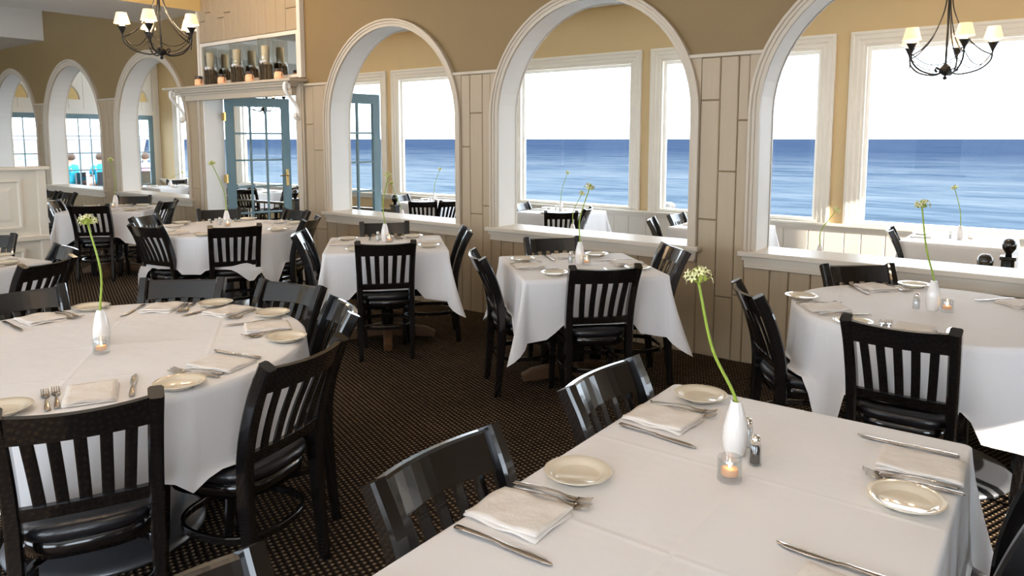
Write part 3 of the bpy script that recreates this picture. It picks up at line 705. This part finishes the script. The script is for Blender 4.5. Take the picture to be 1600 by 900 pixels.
def flower_meshes():
    bmp, bmb, bme = bmesh.new(), bmesh.new(), bmesh.new(); rd = random.Random(3)
    for k in range(16):       # tight green buds
        a = rd.uniform(0, 2 * PI); r = rd.uniform(0, .014); z = .004 + .02 * (1 - r / .016) + rd.uniform(-.003, .003)
        c = Vector((r * math.cos(a), r * math.sin(a), z)); lathe(bmb, [(.001, -.004), (.0035, 0), (.003, .004), (.0006, .008)], 6, c)
    for k in range(10):      # star shaped florets
        a = 2 * PI * k / 10 + rd.uniform(-.2, .2); el = rd.uniform(-.1, .9); rr = rd.uniform(.019, .027)
        n = Vector((math.cos(a) * math.cos(el), math.sin(a) * math.cos(el), math.sin(el))); c = n * rr + Vector((0, 0, .008))
        tube(bmb, [Vector((0, 0, .0)), c], .0008, 4)
        u = n.orthogonal().normalized(); v = n.cross(u)
        for p in range(6):
            t = 2 * PI * p / 6; d = u * math.cos(t) + v * math.sin(t); s = n.cross(d)
            q = [c + d * .001, c + d * .006 + s * .0028 + n * .0015, c + d * .0125 + n * .002, c + d * .006 - s * .0028 + n * .0015]
            q2 = [x - n * .0006 for x in q]; rings(bmp, [q2, q])
        bmesh.ops.create_icosphere(bme, subdivisions=1, radius=.0020, matrix=Matrix.Translation(c + n * .002))
    return mesh_of('petals', bmp, 'petal', False), mesh_of('buds', bmb, 'bud', False), mesh_of('floret_eyes', bme, 'floret_eye', False)
ME_PET, ME_BUD, ME_EYE = flower_meshes()

def vase_with_flower(p, head, tname, bend=.06):
    """p: vase foot; head: world position of the bloom; bend: bow of the stem"""
    v = tag(link('bud_vase', ME_VASE, None, p), 'white ceramic bud vase on the ' + tname, 'vase', 'white bud vases')
    t = tag(empty('flower', p), 'pale yellow star flower in the vase on the ' + tname, 'flower', 'single stem flowers')
    P = Vector(p); h = Vector(head) - P; b0 = Vector((0, 0, .02)); top = Vector((0, 0, .138))
    d = h - top; side = Vector((d.x, d.y, 0)); m1 = top + d * .45 + Vector((-d.x * .12, -d.y * .12, 0)) - side.normalized() * bend if side.length > 1e-3 else top + d * .45
    pts = spline([b0, top, m1, h], 7); bm = bmesh.new(); tube(bm, pts, [.0048 - .0012 * i / (len(pts) - 1) for i in range(len(pts))], 7); obj('stem', bm, 'stem', t, True)
    dr = (pts[-1] - pts[-3]).normalized(); rot = dr.to_track_quat('Z', 'Y').to_euler()
    for nme, me in (('petals', ME_PET), ('buds', ME_BUD), ('floret_eyes', ME_EYE)):
        o = link(nme, me, t, h); o.rotation_euler = rot; o.scale = (1.25, 1.25, 1.25)
    return v
def candle(p, tname):
    t = tag(empty('tealight_holder', p), 'round glass tealight holder with a lit candle on the ' + tname, 'candle holder', 'glass tealight holders')
    link('glass_cup', ME_CUP, t); link('tealight', ME_TEA, t); link('flame', ME_FLAME, t)
def shaker(p, tname, kind):
    t = tag(empty(kind + '_shaker', p), 'small glass %s shaker with a chrome cap on the ' % kind + tname, 'shaker', 'glass shakers')
    link('glass_body', ME_SHBODY, t); link('filling', ME_PEP if kind == 'pepper' else ME_SALT, t); link('chrome_cap', ME_CAP, t)

# ------------------------------------------------------------------ tables
TZ = .752
def cloth_bm(outline, over, zt, flare, wave, nd=12, seed=0, zfloor=.06, seats=()):
    """outline: list of (x, y, nx, ny) round the top; over: hang length at each; drapes with soft folds"""
    rd = random.Random(seed); bm = bmesh.new(); n = len(outline); R = []
    ph = [rd.uniform(0, 6.28) for _ in range(4)]
    for sc, dz in ((.3, .0), (.75, .0), (.96, 0), (.99, -.0005)):
        R.append([(x * sc, y * sc, zt + dz) for x, y, nx, ny in outline])
    R.append([(x + nx * .003, y + ny * .003, zt - .004) for x, y, nx, ny in outline])
    for k in range(1, nd + 1):
        t = k / nd; ring = []
        for i, (x, y, nx, ny) in enumerate(outline):
            s = i / n; L_ = over[i]; fl = flare[i] if isinstance(flare, list) else flare
            wv = wave[i] if isinstance(wave, list) else wave
            f = (math.sin(2 * PI * 9 * s + ph[0]) * .6 + math.sin(2 * PI * 14 * s + ph[1]) * .4 + math.sin(2 * PI * 23 * s + ph[2]) * .3)
            off = .004 + fl * L_ * (t ** 1.3) + wv * t * f
            dn = min(L_ * t * math.sqrt(max(.2, 1 - fl * fl)), zt - zfloor)
            tx, ty = -ny, nx; sh = wv * .5 * t * math.sin(2 * PI * 11 * s + ph[3])
            px, py, pz = x + nx * off + tx * sh, y + ny * off + ty * sh, zt - .004 - dn
            for sx, sy, sa in seats:            # the cloth comes to rest on a chair seat pushed under it
                ux, uy = px - sx, py - sy; lx = ux * math.cos(sa) + uy * math.sin(sa); ly = -ux * math.sin(sa) + uy * math.cos(sa)
                if abs(lx) < .222 and abs(ly) < .222 and pz < .482: pz = .482 + .004 * (nd - k) / nd
                elif abs(lx) < .26 and abs(ly) < .26 and pz < .482:
                    e = max(abs(lx), abs(ly)); u = (e - .222) / .038; pz = pz * u + .482 * (1 - u)
            ring.append((px, py, pz))
        R.append(ring)
    rings(bm, R, cap0=True, cap1=False)
    return bm
def local_seats(c, rz, chs):
    out = []
    for mid, deg in chs:
        a = math.radians(deg); dx, dy = mid[0] + .305 * math.cos(a) - c[0], mid[1] + .305 * math.sin(a) - c[1]
        out.append((dx * math.cos(rz) + dy * math.sin(rz), -dx * math.sin(rz) + dy * math.cos(rz), a - PI / 2 - rz))
    return out
def square_outline(ax, ay, rc=.02, ns=16, nc=9):
    out = []
    for q in range(4):
        a0 = q * PI / 2; cx, cy = (ax / 2 - rc) * (1, -1, -1, 1)[q], (ay / 2 - rc) * (1, 1, -1, -1)[q]
        for i in range(nc):
            a = a0 + PI / 2 * i / (nc - 1); out.append((cx + rc * math.cos(a), cy + rc * math.sin(a), math.cos(a), math.sin(a), abs(i / (nc - 1) - .5) * 2))
        nxq = (q + 1) % 4; ex, ey = (ax / 2 - rc) * (1, -1, -1, 1)[nxq], (ay / 2 - rc) * (1, 1, -1, -1)[nxq]; a = a0 + PI / 2
        p0 = (cx + rc * math.cos(a), cy + rc * math.sin(a)); p1 = (ex + rc * math.cos(a), ey + rc * math.sin(a))
        for i in range(1, ns): t = i / ns; out.append((p0[0] + (p1[0] - p0[0]) * t, p0[1] + (p1[1] - p0[1]) * t, math.cos(a), math.sin(a), 1 + min(t, 1 - t) * 2))
    return out
def table_square(c, ax, ay, rz, tname, seed, ov=.33, tip=.13, z=0, chs=()):
    t = tag(empty('dining_table', (*c, z), rz), 'black pedestal dining table under the cloth of the ' + tname, 'table', 'dining tables')
    boxo('tabletop', -ax / 2 + .004, ax / 2 - .004, -ay / 2 + .004, ay / 2 - .004, TZ - .04, TZ - .006, 'foot_wood', t, .004)
    n = 2 if max(ax, ay) > 1.3 else 1
    for k in range(n):
        yo = (0 if n == 1 else (-.45, .45)[k])
        bm = bmesh.new(); lathe(bm, [(.05, .05), (.045, .2), (.045, .6), (.06, TZ - .04)], 14, (0, yo, 0)); obj('pedestal', bm, 'black_wood', t, True)
        for q in range(2):
            bm = bmesh.new(); L_ = .36
            P = [(-L_, .0, .035), (-L_ * .8, 0, .055), (-.06, 0, .085), (.06, 0, .085), (L_ * .8, 0, .055), (L_, 0, .035)]
            P = [((a, yo, b) if q == 0 else (0, yo + a, b)) for a, _, b in P]
            tube(bm, P, 0, rect=[(.06, .05), (.065, .08), (.07, .10), (.07, .10), (.065, .08), (.06, .05)], up=(0, 0, 1)); obj('foot', bm, 'foot_wood', t)
    O = square_outline(ax, ay); over = []; fl = []; wv = []
    for x, y, nx, ny, cval in O:
        k = max(0, 1 - cval) if cval < 1 else 0; near = max(0, 1 - (cval - 1) * 2.2) if cval >= 1 else 1
        over.append(ov + tip * max(k, .0) + .03 * near); fl.append(.05 + .24 * k + .03 * near); wv.append(.015 if cval >= 1 else .012)
    cl = obj('tablecloth', cloth_bm([o[:4] for o in O], over, TZ, fl, wv, seed=seed, seats=local_seats(c, rz, chs)), 'cloth', smooth=True)
    cl.location = (*c, z); cl.rotation_euler = (0, 0, rz)
    tag(cl, 'white cloth with hanging corners on the ' + tname, 'tablecloth', 'white tablecloths')
def table_round(c, r, rz, tname, seed, ov=.26, z=0, tip=1.0, chs=()):
    t = tag(empty('round_table', (*c, z), rz), 'round pedestal dining table under the cloth of the ' + tname, 'table', 'dining tables')
    bm = bmesh.new(); lathe(bm, [(r - .004, TZ - .035), (r - .004, TZ - .006)], 40); obj('tabletop', bm, 'foot_wood', t)
    bm = bmesh.new(); lathe(bm, [(.05, .06), (.045, .2), (.045, .6), (.07, TZ - .035)], 14); obj('pedestal', bm, 'steel_dull', t, True)
    bm = bmesh.new(); lathe(bm, [(.36, 0), (.36, .012), (.33, .028), (.2, .045), (.06, .07)], 32); obj('disc_base', bm, 'steel_dull', t, True)
    n = 120; O = []; over = []; fl = []
    half = r + ov
    for i in range(n):
        a = 2 * PI * i / n; O.append((r * math.cos(a), r * math.sin(a), math.cos(a), math.sin(a)))
        m = max(abs(math.cos(a)), abs(math.sin(a))); ex = (half / m - half) * tip; over.append(ov + ex * .85); fl.append(.07 + .12 * ex / max(.01, half * .414))
    cl = obj('tablecloth', cloth_bm(O, over, TZ, fl, .024, seed=seed, nd=14, seats=local_seats(c, rz, chs)), 'cloth', smooth=True)
    cl.location = (*c, z); cl.rotation_euler = (0, 0, rz)
    tag(cl, 'white draped cloth on the ' + tname, 'tablecloth', 'white tablecloths')
def seat_word(c, p, used):
    """where a place lies on its table as seen in the photo"""
    rx, fy = cam_xy((p[0] - c[0], p[1] - c[1])); a = math.degrees(math.atan2(fy, rx)) % 360
    names = ['right', 'back right', 'back', 'back left', 'left', 'front left', 'front', 'front right']
    order = sorted(range(8), key=lambda k: min(abs(a - 45 * k), 360 - abs(a - 45 * k)))
    for k in order:
        if names[k] not in used: used.add(names[k]); return names[k]
def setting(p, deg, tname, word, z, pf=.01):
    """place setting centred on p (the napkin), diner facing deg; plate and forks left, knife right"""
    a = math.radians(deg); f = Vector((math.cos(a), math.sin(a), 0)); l = Vector((-f.y, f.x, 0)); P = Vector((p[0], p[1], z))
    rz = a - PI / 2; j = lambda k=.06: random.uniform(-k, k)
    g = 'place settings of the ' + tname
    tag(link('bread_plate', ME_PLATE, None, P + l * .228 + f * pf), 'cream bread plate at the %s place of the %s' % (word, tname), 'plate', g)
    tag(link('napkin', ME_NAPKIN, None, P + Vector((0, 0, .001)), rz + PI / 2 + j()), 'folded cream napkin at the %s place of the %s' % (word, tname), 'napkin', g)
    for k, (o, wd) in enumerate(((.096, 'inner'), (.122, 'outer'))):
        tag(link('fork', ME_FORK, None, P + l * o + f * (.015 - .012 * k), rz + .13 + j(.05)), '%s steel fork at the %s place of the %s' % (wd, word, tname), 'fork', g)
    tag(link('table_knife', ME_KNIFE, None, P - l * .115 + f * .04, rz + j()), 'steel table knife at the %s place of the %s' % (word, tname), 'knife', g)

def dress(c, tname, chairs, dist, z=0, edge=.13, group=None, skip=(), pf=.01):
    """chairs: list of (mid, facing) ; lays a place in front of each"""
    used = set()
    for k, (mid, deg) in enumerate(chairs):
        wd = seat_word(c, mid, used)
        chair(mid, deg, 'black slat-back chair at the %s of the %s' % (wd, tname), 'chairs of the ' + tname, z)
        if k in skip: continue
        a = math.radians(deg); d = dist[k] if isinstance(dist, list) else dist
        setting((c[0] - (d - edge) * math.cos(a), c[1] - (d - edge) * math.sin(a)), deg, tname, wd, TZ + .002 + z, pf)

# T1: near long table --------------------------------------------------------
n1 = 'long front right table'
C1 = (-.585, 1.245)
L1 = [((-1.125, 1.87), 0, 'far left'), ((-1.12, 1.15), 1, 'middle left'), ((-1.10, .48), 0, 'near left'), ((.015, 1.95), 180, 'far right'), ((.15, 1.22), 180, 'near right')]
table_square(C1, .83, 1.90, math.radians(1.5), n1, 1, ov=.36, tip=.08, chs=[(m, d) for m, d, _ in L1])
for mid, deg, wd in L1: chair(mid, deg, 'black slat-back chair on the %s side of the %s' % (wd, n1), 'chairs of the ' + n1)
for p, d, wd in (((-.91, 1.858), -1, 'far left'), ((-.907, 1.18), 2, 'middle left'), ((-.905, .53), 0, 'near left'), ((-.275, 1.97), 184, 'far right'), ((-.275, 1.29), 181, 'near right')):
    setting(p, d, n1, wd, TZ + .002)
vp = (-.663, 1.765, TZ); vase_with_flower(vp, (-0.744, 1.702, 1.193), n1, -.03)
candle((-.617, 1.615, TZ + .002), n1); shaker((-.600, 1.735, TZ + .002), n1, 'pepper'); shaker((-.655, 1.83, TZ + .002), n1, 'salt')

# T9: big round table at the left front --------------------------------------
n9 = 'big round front left table'
C9 = (-2.98, 1.20)
ch9 = [((-2.01, 1.46), -165), ((-2.08, .78), 156), ((-2.46, 1.98), -117), ((-3.03, 2.13), -80), ((-3.56, 1.86), -48), ((-3.88, 1.22), -2), ((-3.65, .55), 42), ((-2.95, .25), 92)]
table_round(C9, .775, math.radians(55), n9, 9, ov=.27, tip=.35, chs=ch9)
dress(C9, n9, ch9, .78, edge=.15, pf=-.045)
vp = (-2.98, 1.218, TZ); vase_with_flower(vp, (-3.000, 1.202, 1.221), n9, .02)
candle((-2.86, 1.165, TZ + .002), n9); shaker((-3.03, 1.235, TZ + .002), n9, 'pepper')

# T2: round table by the right arch ------------------------------------------
n2 = 'round table below right big arch'
C2 = (-.53, 3.88)
ch2 = [((-1.24, 3.38), 36), ((-.99, 4.40), -49), ((-.53, 3.06), 90), ((.36, 3.78), 174), ((-.0, 4.52), -130)]
table_round(C2, .62, math.radians(10), n2, 2, ov=.36, tip=.5, chs=ch2)
dress(C2, n2, ch2, .63, edge=.13, pf=-.03)
vp = (-.535, 3.878, TZ); vase_with_flower(vp, (-0.595, 3.831, 1.230), n2, -.02)
candle((-.475, 3.87, TZ + .002), n2); shaker((-.60, 3.86, TZ + .002), n2, 'salt')

# T3, T4: square tables under the middle and left big arches ------------------
n3 = 'square table below middle big arch'
C3 = (-2.52, 3.90); ch3 = [((-2.92, 3.38), 50), ((-2.99, 4.28), -40), ((-2.06, 3.47), 138), ((-2.08, 4.38), -132)]
table_square(C3, .88, .88, math.radians(48), n3, 3, chs=ch3)
dress(C3, n3, ch3, .44, edge=.115)
vp = (-2.54, 3.95, TZ); vase_with_flower(vp, (-2.498, 3.983, 1.226), n3, .02)
candle((-2.475, 3.93, TZ + .002), n3); shaker((-2.60, 3.935, TZ + .002), n3, 'salt')
n4 = 'square table below left big arch'
C4 = (-4.20, 3.80); ch4 = [((-4.66, 3.34), 44), ((-4.66, 4.20), -40), ((-3.74, 3.38), 140), ((-3.80, 4.29), -133)]
table_square(C4, .88, .88, math.radians(48), n4, 4, chs=ch4)
dress(C4, n4, ch4, .44, edge=.115)
vp = (-4.30, 3.88, TZ); vase_with_flower(vp, (-4.276, 3.899, 1.254), n4, .02)
candle((-4.23, 3.86, TZ + .002), n4); shaker((-4.36, 3.86, TZ + .002), n4, 'salt')

# T5: round table before the glass doors --------------------------------------
n5 = 'round table before the glass doors'
C5 = (-6.12, 3.62); ch5 = [((-5.42, 3.28), 154), ((-6.02, 2.84), 100), ((-6.80, 3.20), 32), ((-6.86, 3.98), -28), ((-6.17, 4.42), -92), ((-5.42, 4.03), -146)]
table_round(C5, .66, math.radians(38), n5, 5, ov=.30, tip=.75, chs=ch5)
dress(C5, n5, ch5, .65, edge=.12, pf=-.03)
vp = (-6.25, 3.70, TZ); vase_with_flower(vp, (-6.336, 3.633, 1.311), n5, .02)
candle((-6.17, 3.66, TZ + .002), n5); shaker((-6.32, 3.67, TZ + .002), n5, 'salt')

# T6: square table beside the partition ---------------------------------------
n6 = 'square table beyond the partition'
C6 = (-8.81, 3.81); ch6 = [((-8.36, 3.36), 136), ((-9.28, 4.27), -42), ((-8.28, 4.20), -143), ((-9.26, 3.33), 47)]
table_square(C6, .88, .88, math.radians(47), n6, 6, chs=ch6)
dress(C6, n6, ch6, .44, edge=.115)
vp = (-9.0, 3.92, TZ); vase_with_flower(vp, (-9.021, 3.903, 1.289), n6, .02); candle((-8.93, 3.86, TZ + .002), n6)
# T7: far table half hidden by the partition ----------------------------------
n7 = 'farthest table behind the partition'
C7 = (-10.9, 3.42); ch7 = [((-11.12, 4.02), -91), ((-10.62, 4.04), -85)]
table_square(C7, .88, .88, math.radians(2), n7, 7, chs=ch7)
dress(C7, n7, ch7, .44, edge=.115)
# T8: table cut by the left edge ----------------------------------------------
n8 = 'table at the left edge'
C8 = (-5.66, 1.36); ch8 = [((-5.24, 1.96), -95), ((-4.70, 1.66), -150), ((-6.36, 1.84), -40)]
table_square(C8, .9, .9, math.radians(14), n8, 8, chs=ch8)
dress(C8, n8, ch8, .45, edge=.115)

# ------------------------------------------------------------------ veranda furniture (one step lower)
nv = {0: 'veranda table behind left big arch', 1: 'veranda table behind middle big arch', 2: 'veranda table behind the pier gap', 3: 'veranda table behind right big arch', 4: 'veranda table behind third small arch', 5: 'veranda table behind the glass doors'}
def ver(k, c, chs, head, vz=None):
    table_square(c, .9, .9, 0, nv[k], 20 + k, z=ZV, chs=chs)
    dress(c, nv[k], chs, .45, z=ZV, edge=.115)
    if head:
        vp = (c[0], c[1], TZ + ZV); vase_with_flower(vp, head, nv[k], .01)
        candle((c[0] + .09, c[1] - .02, TZ + ZV + .002), nv[k]); shaker((c[0] - .08, c[1], TZ + ZV + .002), nv[k], 'salt')
ver(1, (-5.62, 8.25), [((-6.15, 8.05), 8), ((-5.02, 7.38), 128), ((-5.03, 8.02), 200)], (-5.555, 8.301, 1.077))
ver(2, (-3.22, 7.95), [((-3.80, 7.35), 20), ((-3.82, 8.02), 0)], None)
ver(3, (-.95, 8.30), [((-1.50, 7.98), 10)], (-1.011, 8.252, 1.063))
ver(0, (-8.05, 8.3), [((-7.45, 7.45), 130), ((-7.2, 7.8), 165), ((-8.55, 8.05), 10)], (-7.978, 8.357, 1.063))
ver(4, (-14.9, 7.6), [((-15.3, 7.0), 60), ((-14.3, 7.9), 200), ((-15.6, 8.1), -30)], (-14.708, 7.751, 0.855))
ver(5, (-12.2, 7.9), [((-11.7, 7.3), 120), ((-12.8, 8.0), 0), ((-11.6, 8.2), 200), ((-12.4, 7.3), 80)], None)
for nm, c, vx, hd, bd, sd in (('near veranda table by right sill', (-1.645, 6.07), None, (-1.559, 6.137, 0.976), .03, 31), ('near veranda table by middle sill', (-3.99, 6.07), None, (-3.927, 6.120, 0.998), .02, 32), ('near veranda table by left sill', (-6.42, 6.07), None, (-6.512, 5.998, 1.013), -.02, 33)):
    table_square(c, .8, .8, 0, nm, sd, z=ZV)
    vp = (c[0], c[1], TZ + ZV); vase_with_flower(vp, hd, nm, bd)

# newel posts and railings of the veranda steps
def newel(p, lb):
    t = tag(empty('newel_post', (*p, ZV)), lb, 'newel post', 'ball-topped newel posts')
    bm = bmesh.new(); box(bm, -.045, .045, -.045, .045, 0, .78, .004); box(bm, -.055, .055, -.055, .055, .78, .81, .004); box(bm, -.055, .055, -.055, .055, .60, .62, .004); obj('post', bm, 'black_wood', t)
    bm = bmesh.new(); lathe(bm, [(.025, .81), (.02, .83), (.03, .845), (.046, .87), (.05, .90), (.043, .93), (.025, .948), (.001, .952)], 18, cap1=False); obj('ball_finial', bm, 'black_wood', t, True)
def railing(a, b, lb):
    A, B = Vector((*a, ZV)), Vector((*b, ZV)); t = tag(empty('railing', A), lb, 'railing'); d = B - A; n = max(2, int(d.length / .12))
    bm = bmesh.new(); tube(bm, [(0, 0, .72), d + Vector((0, 0, .72))], 0, rect=(.05, .04), up=(0, 0, 1)); obj('hand_rail', bm, 'black_wood', t)
    bm = bmesh.new(); tube(bm, [(0, 0, .10), d + Vector((0, 0, .10))], 0, rect=(.035, .03), up=(0, 0, 1)); obj('bottom_rail', bm, 'black_wood', t)
    for k in range(1, n):
        q = d * (k / n); bm = bmesh.new(); tube(bm, [(q.x, q.y, .10), (q.x, q.y, .72)], .011, 6); obj('baluster', bm, 'black_wood', t)
newel((-.455, 6.93), 'ball-topped black newel post at the right frame edge, the farther of two')
newel((-.517, 5.89), 'ball-topped black newel post at the right frame edge, the nearer of two')
railing((-.517, 5.89), (-.455, 6.93), 'black baluster railing between the two newel posts at the right frame edge')
newel((-9.68, 6.90), 'ball-topped black newel post beside the open door edge')
newel((-7.68, 7.13), 'ball-topped black newel post seen through the left big arch')
railing((-11.4, 6.75), (-9.68, 6.90), 'black baluster railing seen through the door glass')
railing((-8.9, 7.0), (-7.68, 7.13), 'black baluster railing seen through the left big arch')

# ------------------------------------------------------------------ chandeliers
def chandelier(loc, top, lb, rot=0, energy=9):
    """loc = lowest point (ball); top = height of the canopy above it"""
    t = tag(empty('chandelier', loc, rot), lb, 'chandelier', 'iron chandeliers'); t.scale = (.87, .87, .87)
    bm = bmesh.new(); tube(bm, [(0, 0, .06), (0, 0, top)], .010, 8); obj('stem_rod', bm, 'iron', t)
    bm = bmesh.new(); lathe(bm, [(.001, -.0), (.016, .008), (.018, .022), (.008, .036), (.03, .05), (.055, .075), (.05, .10), (.03, .13), (.012, .15)], 16, cap0=False); obj('hub', bm, 'iron', t, True)
    bm = bmesh.new(); lathe(bm, [(.012, .72), (.035, .74), (.04, .80), (.022, .84), (.012, .86)], 12)
    for k in range(5):
        a = 2 * PI * k / 5 + .3; c, s = math.cos(a), math.sin(a)
        tube(bm, spline([(c * .03, s * .03, .76), (c * .075, s * .075, .74), (c * .095, s * .095, .77), (c * .075, s * .075, .79), (c * .065, s * .065, .775)], 4), .005, 5)
    obj('top_collar', bm, 'iron', t)
    if top < 2.2:
        bm = bmesh.new(); lathe(bm, [(.07, top - .03), (.07, top)], 16); obj('canopy', bm, 'iron', t)
    for k in range(5):
        a = 2 * PI * k / 5; c, s = math.cos(a), math.sin(a); R = .36
        P = lambda r, z: (c * r, s * r, z)
        bm = bmesh.new(); tube(bm, spline([P(.03, .07), P(.12, .05), P(.26, .085), P(.345, .16), P(R, .245)]), .0085, 6)
        arm = obj('arm', bm, 'iron', t, True)
        bm = bmesh.new(); tube(bm, spline([P(.02, .76), P(.05, .60), P(.14, .40), P(.26, .27), P(.355, .215)]), .0065, 6); obj('upper_arm', bm, 'iron', t, True)
        bm = bmesh.new(); tube(bm, spline([P(.045, .09), P(.09, .115), P(.10, .09), P(.08, .075)], 4), .006, 5); obj('scroll', bm, 'iron', t, True)
        a2 = a + 2 * PI / 5; q0, q1 = Vector(P(R, .235)), Vector((math.cos(a2) * R, math.sin(a2) * R, .235)); m = (q0 + q1) / 2
        bm = bmesh.new(); tube(bm, spline([q0, (q0 * 3 + q1) / 4 - Vector((0, 0, .09)), m - Vector((0, 0, .12)), (q0 + q1 * 3) / 4 - Vector((0, 0, .09)), q1], 5), .0045, 5); obj('chain_swag', bm, 'iron', t, True)
        bm = bmesh.new(); lathe(bm, [(.008, .24), (.012, .255), (.040, .315), (.046, .318), (.046, .324), (.001, .324)], 14, P(R, 0), cap1=False); obj('cup', bm, 'iron', arm)
        bm = bmesh.new(); lathe(bm, [(.025, .324), (.025, .36)], 12, P(R, 0)); obj('candle_sleeve', bm, 'bulb', arm)
        bm = bmesh.new(); lathe(bm, [(.078, .352), (.050, .462)], 20, P(R, 0), False, False); obj('shade', bm, 'shade', arm, True)['label'] = 'cream fabric shade'
        l = bpy.data.lights.new('lamp', 'POINT'); l.energy = energy / 5; l.color = (1, .74, .48); l.shadow_soft_size = .03
        lo = bpy.data.objects.new('lamp', l); COL.objects.link(lo); lo.parent = t; lo.location = P(R, .50)
chandelier((-6.843, 3.468, 2.282), 1.53, 'black iron chandelier with glowing shades above the round table', .5, 24)
chandelier((-3.0, 1.1, 2.33), 1.48, 'added unseen iron chandelier lighting the big round front left table', .9, 16)  # out of view, added as warm fill for the near tables
chandelier((-.6, .9, 2.33), 1.48, 'added unseen iron chandelier lighting the long front right table', .3, 12)  # second added fixture above the frame, brightens the table below
chandelier((-.962, 6.868, 2.02), 1.62, 'iron chandelier hanging in the veranda behind the right arch', .2, 16)
chandelier((-10.548, 6.98, 1.95), 1.70, 'iron chandelier glimpsed over the open glass door', .8, 16)
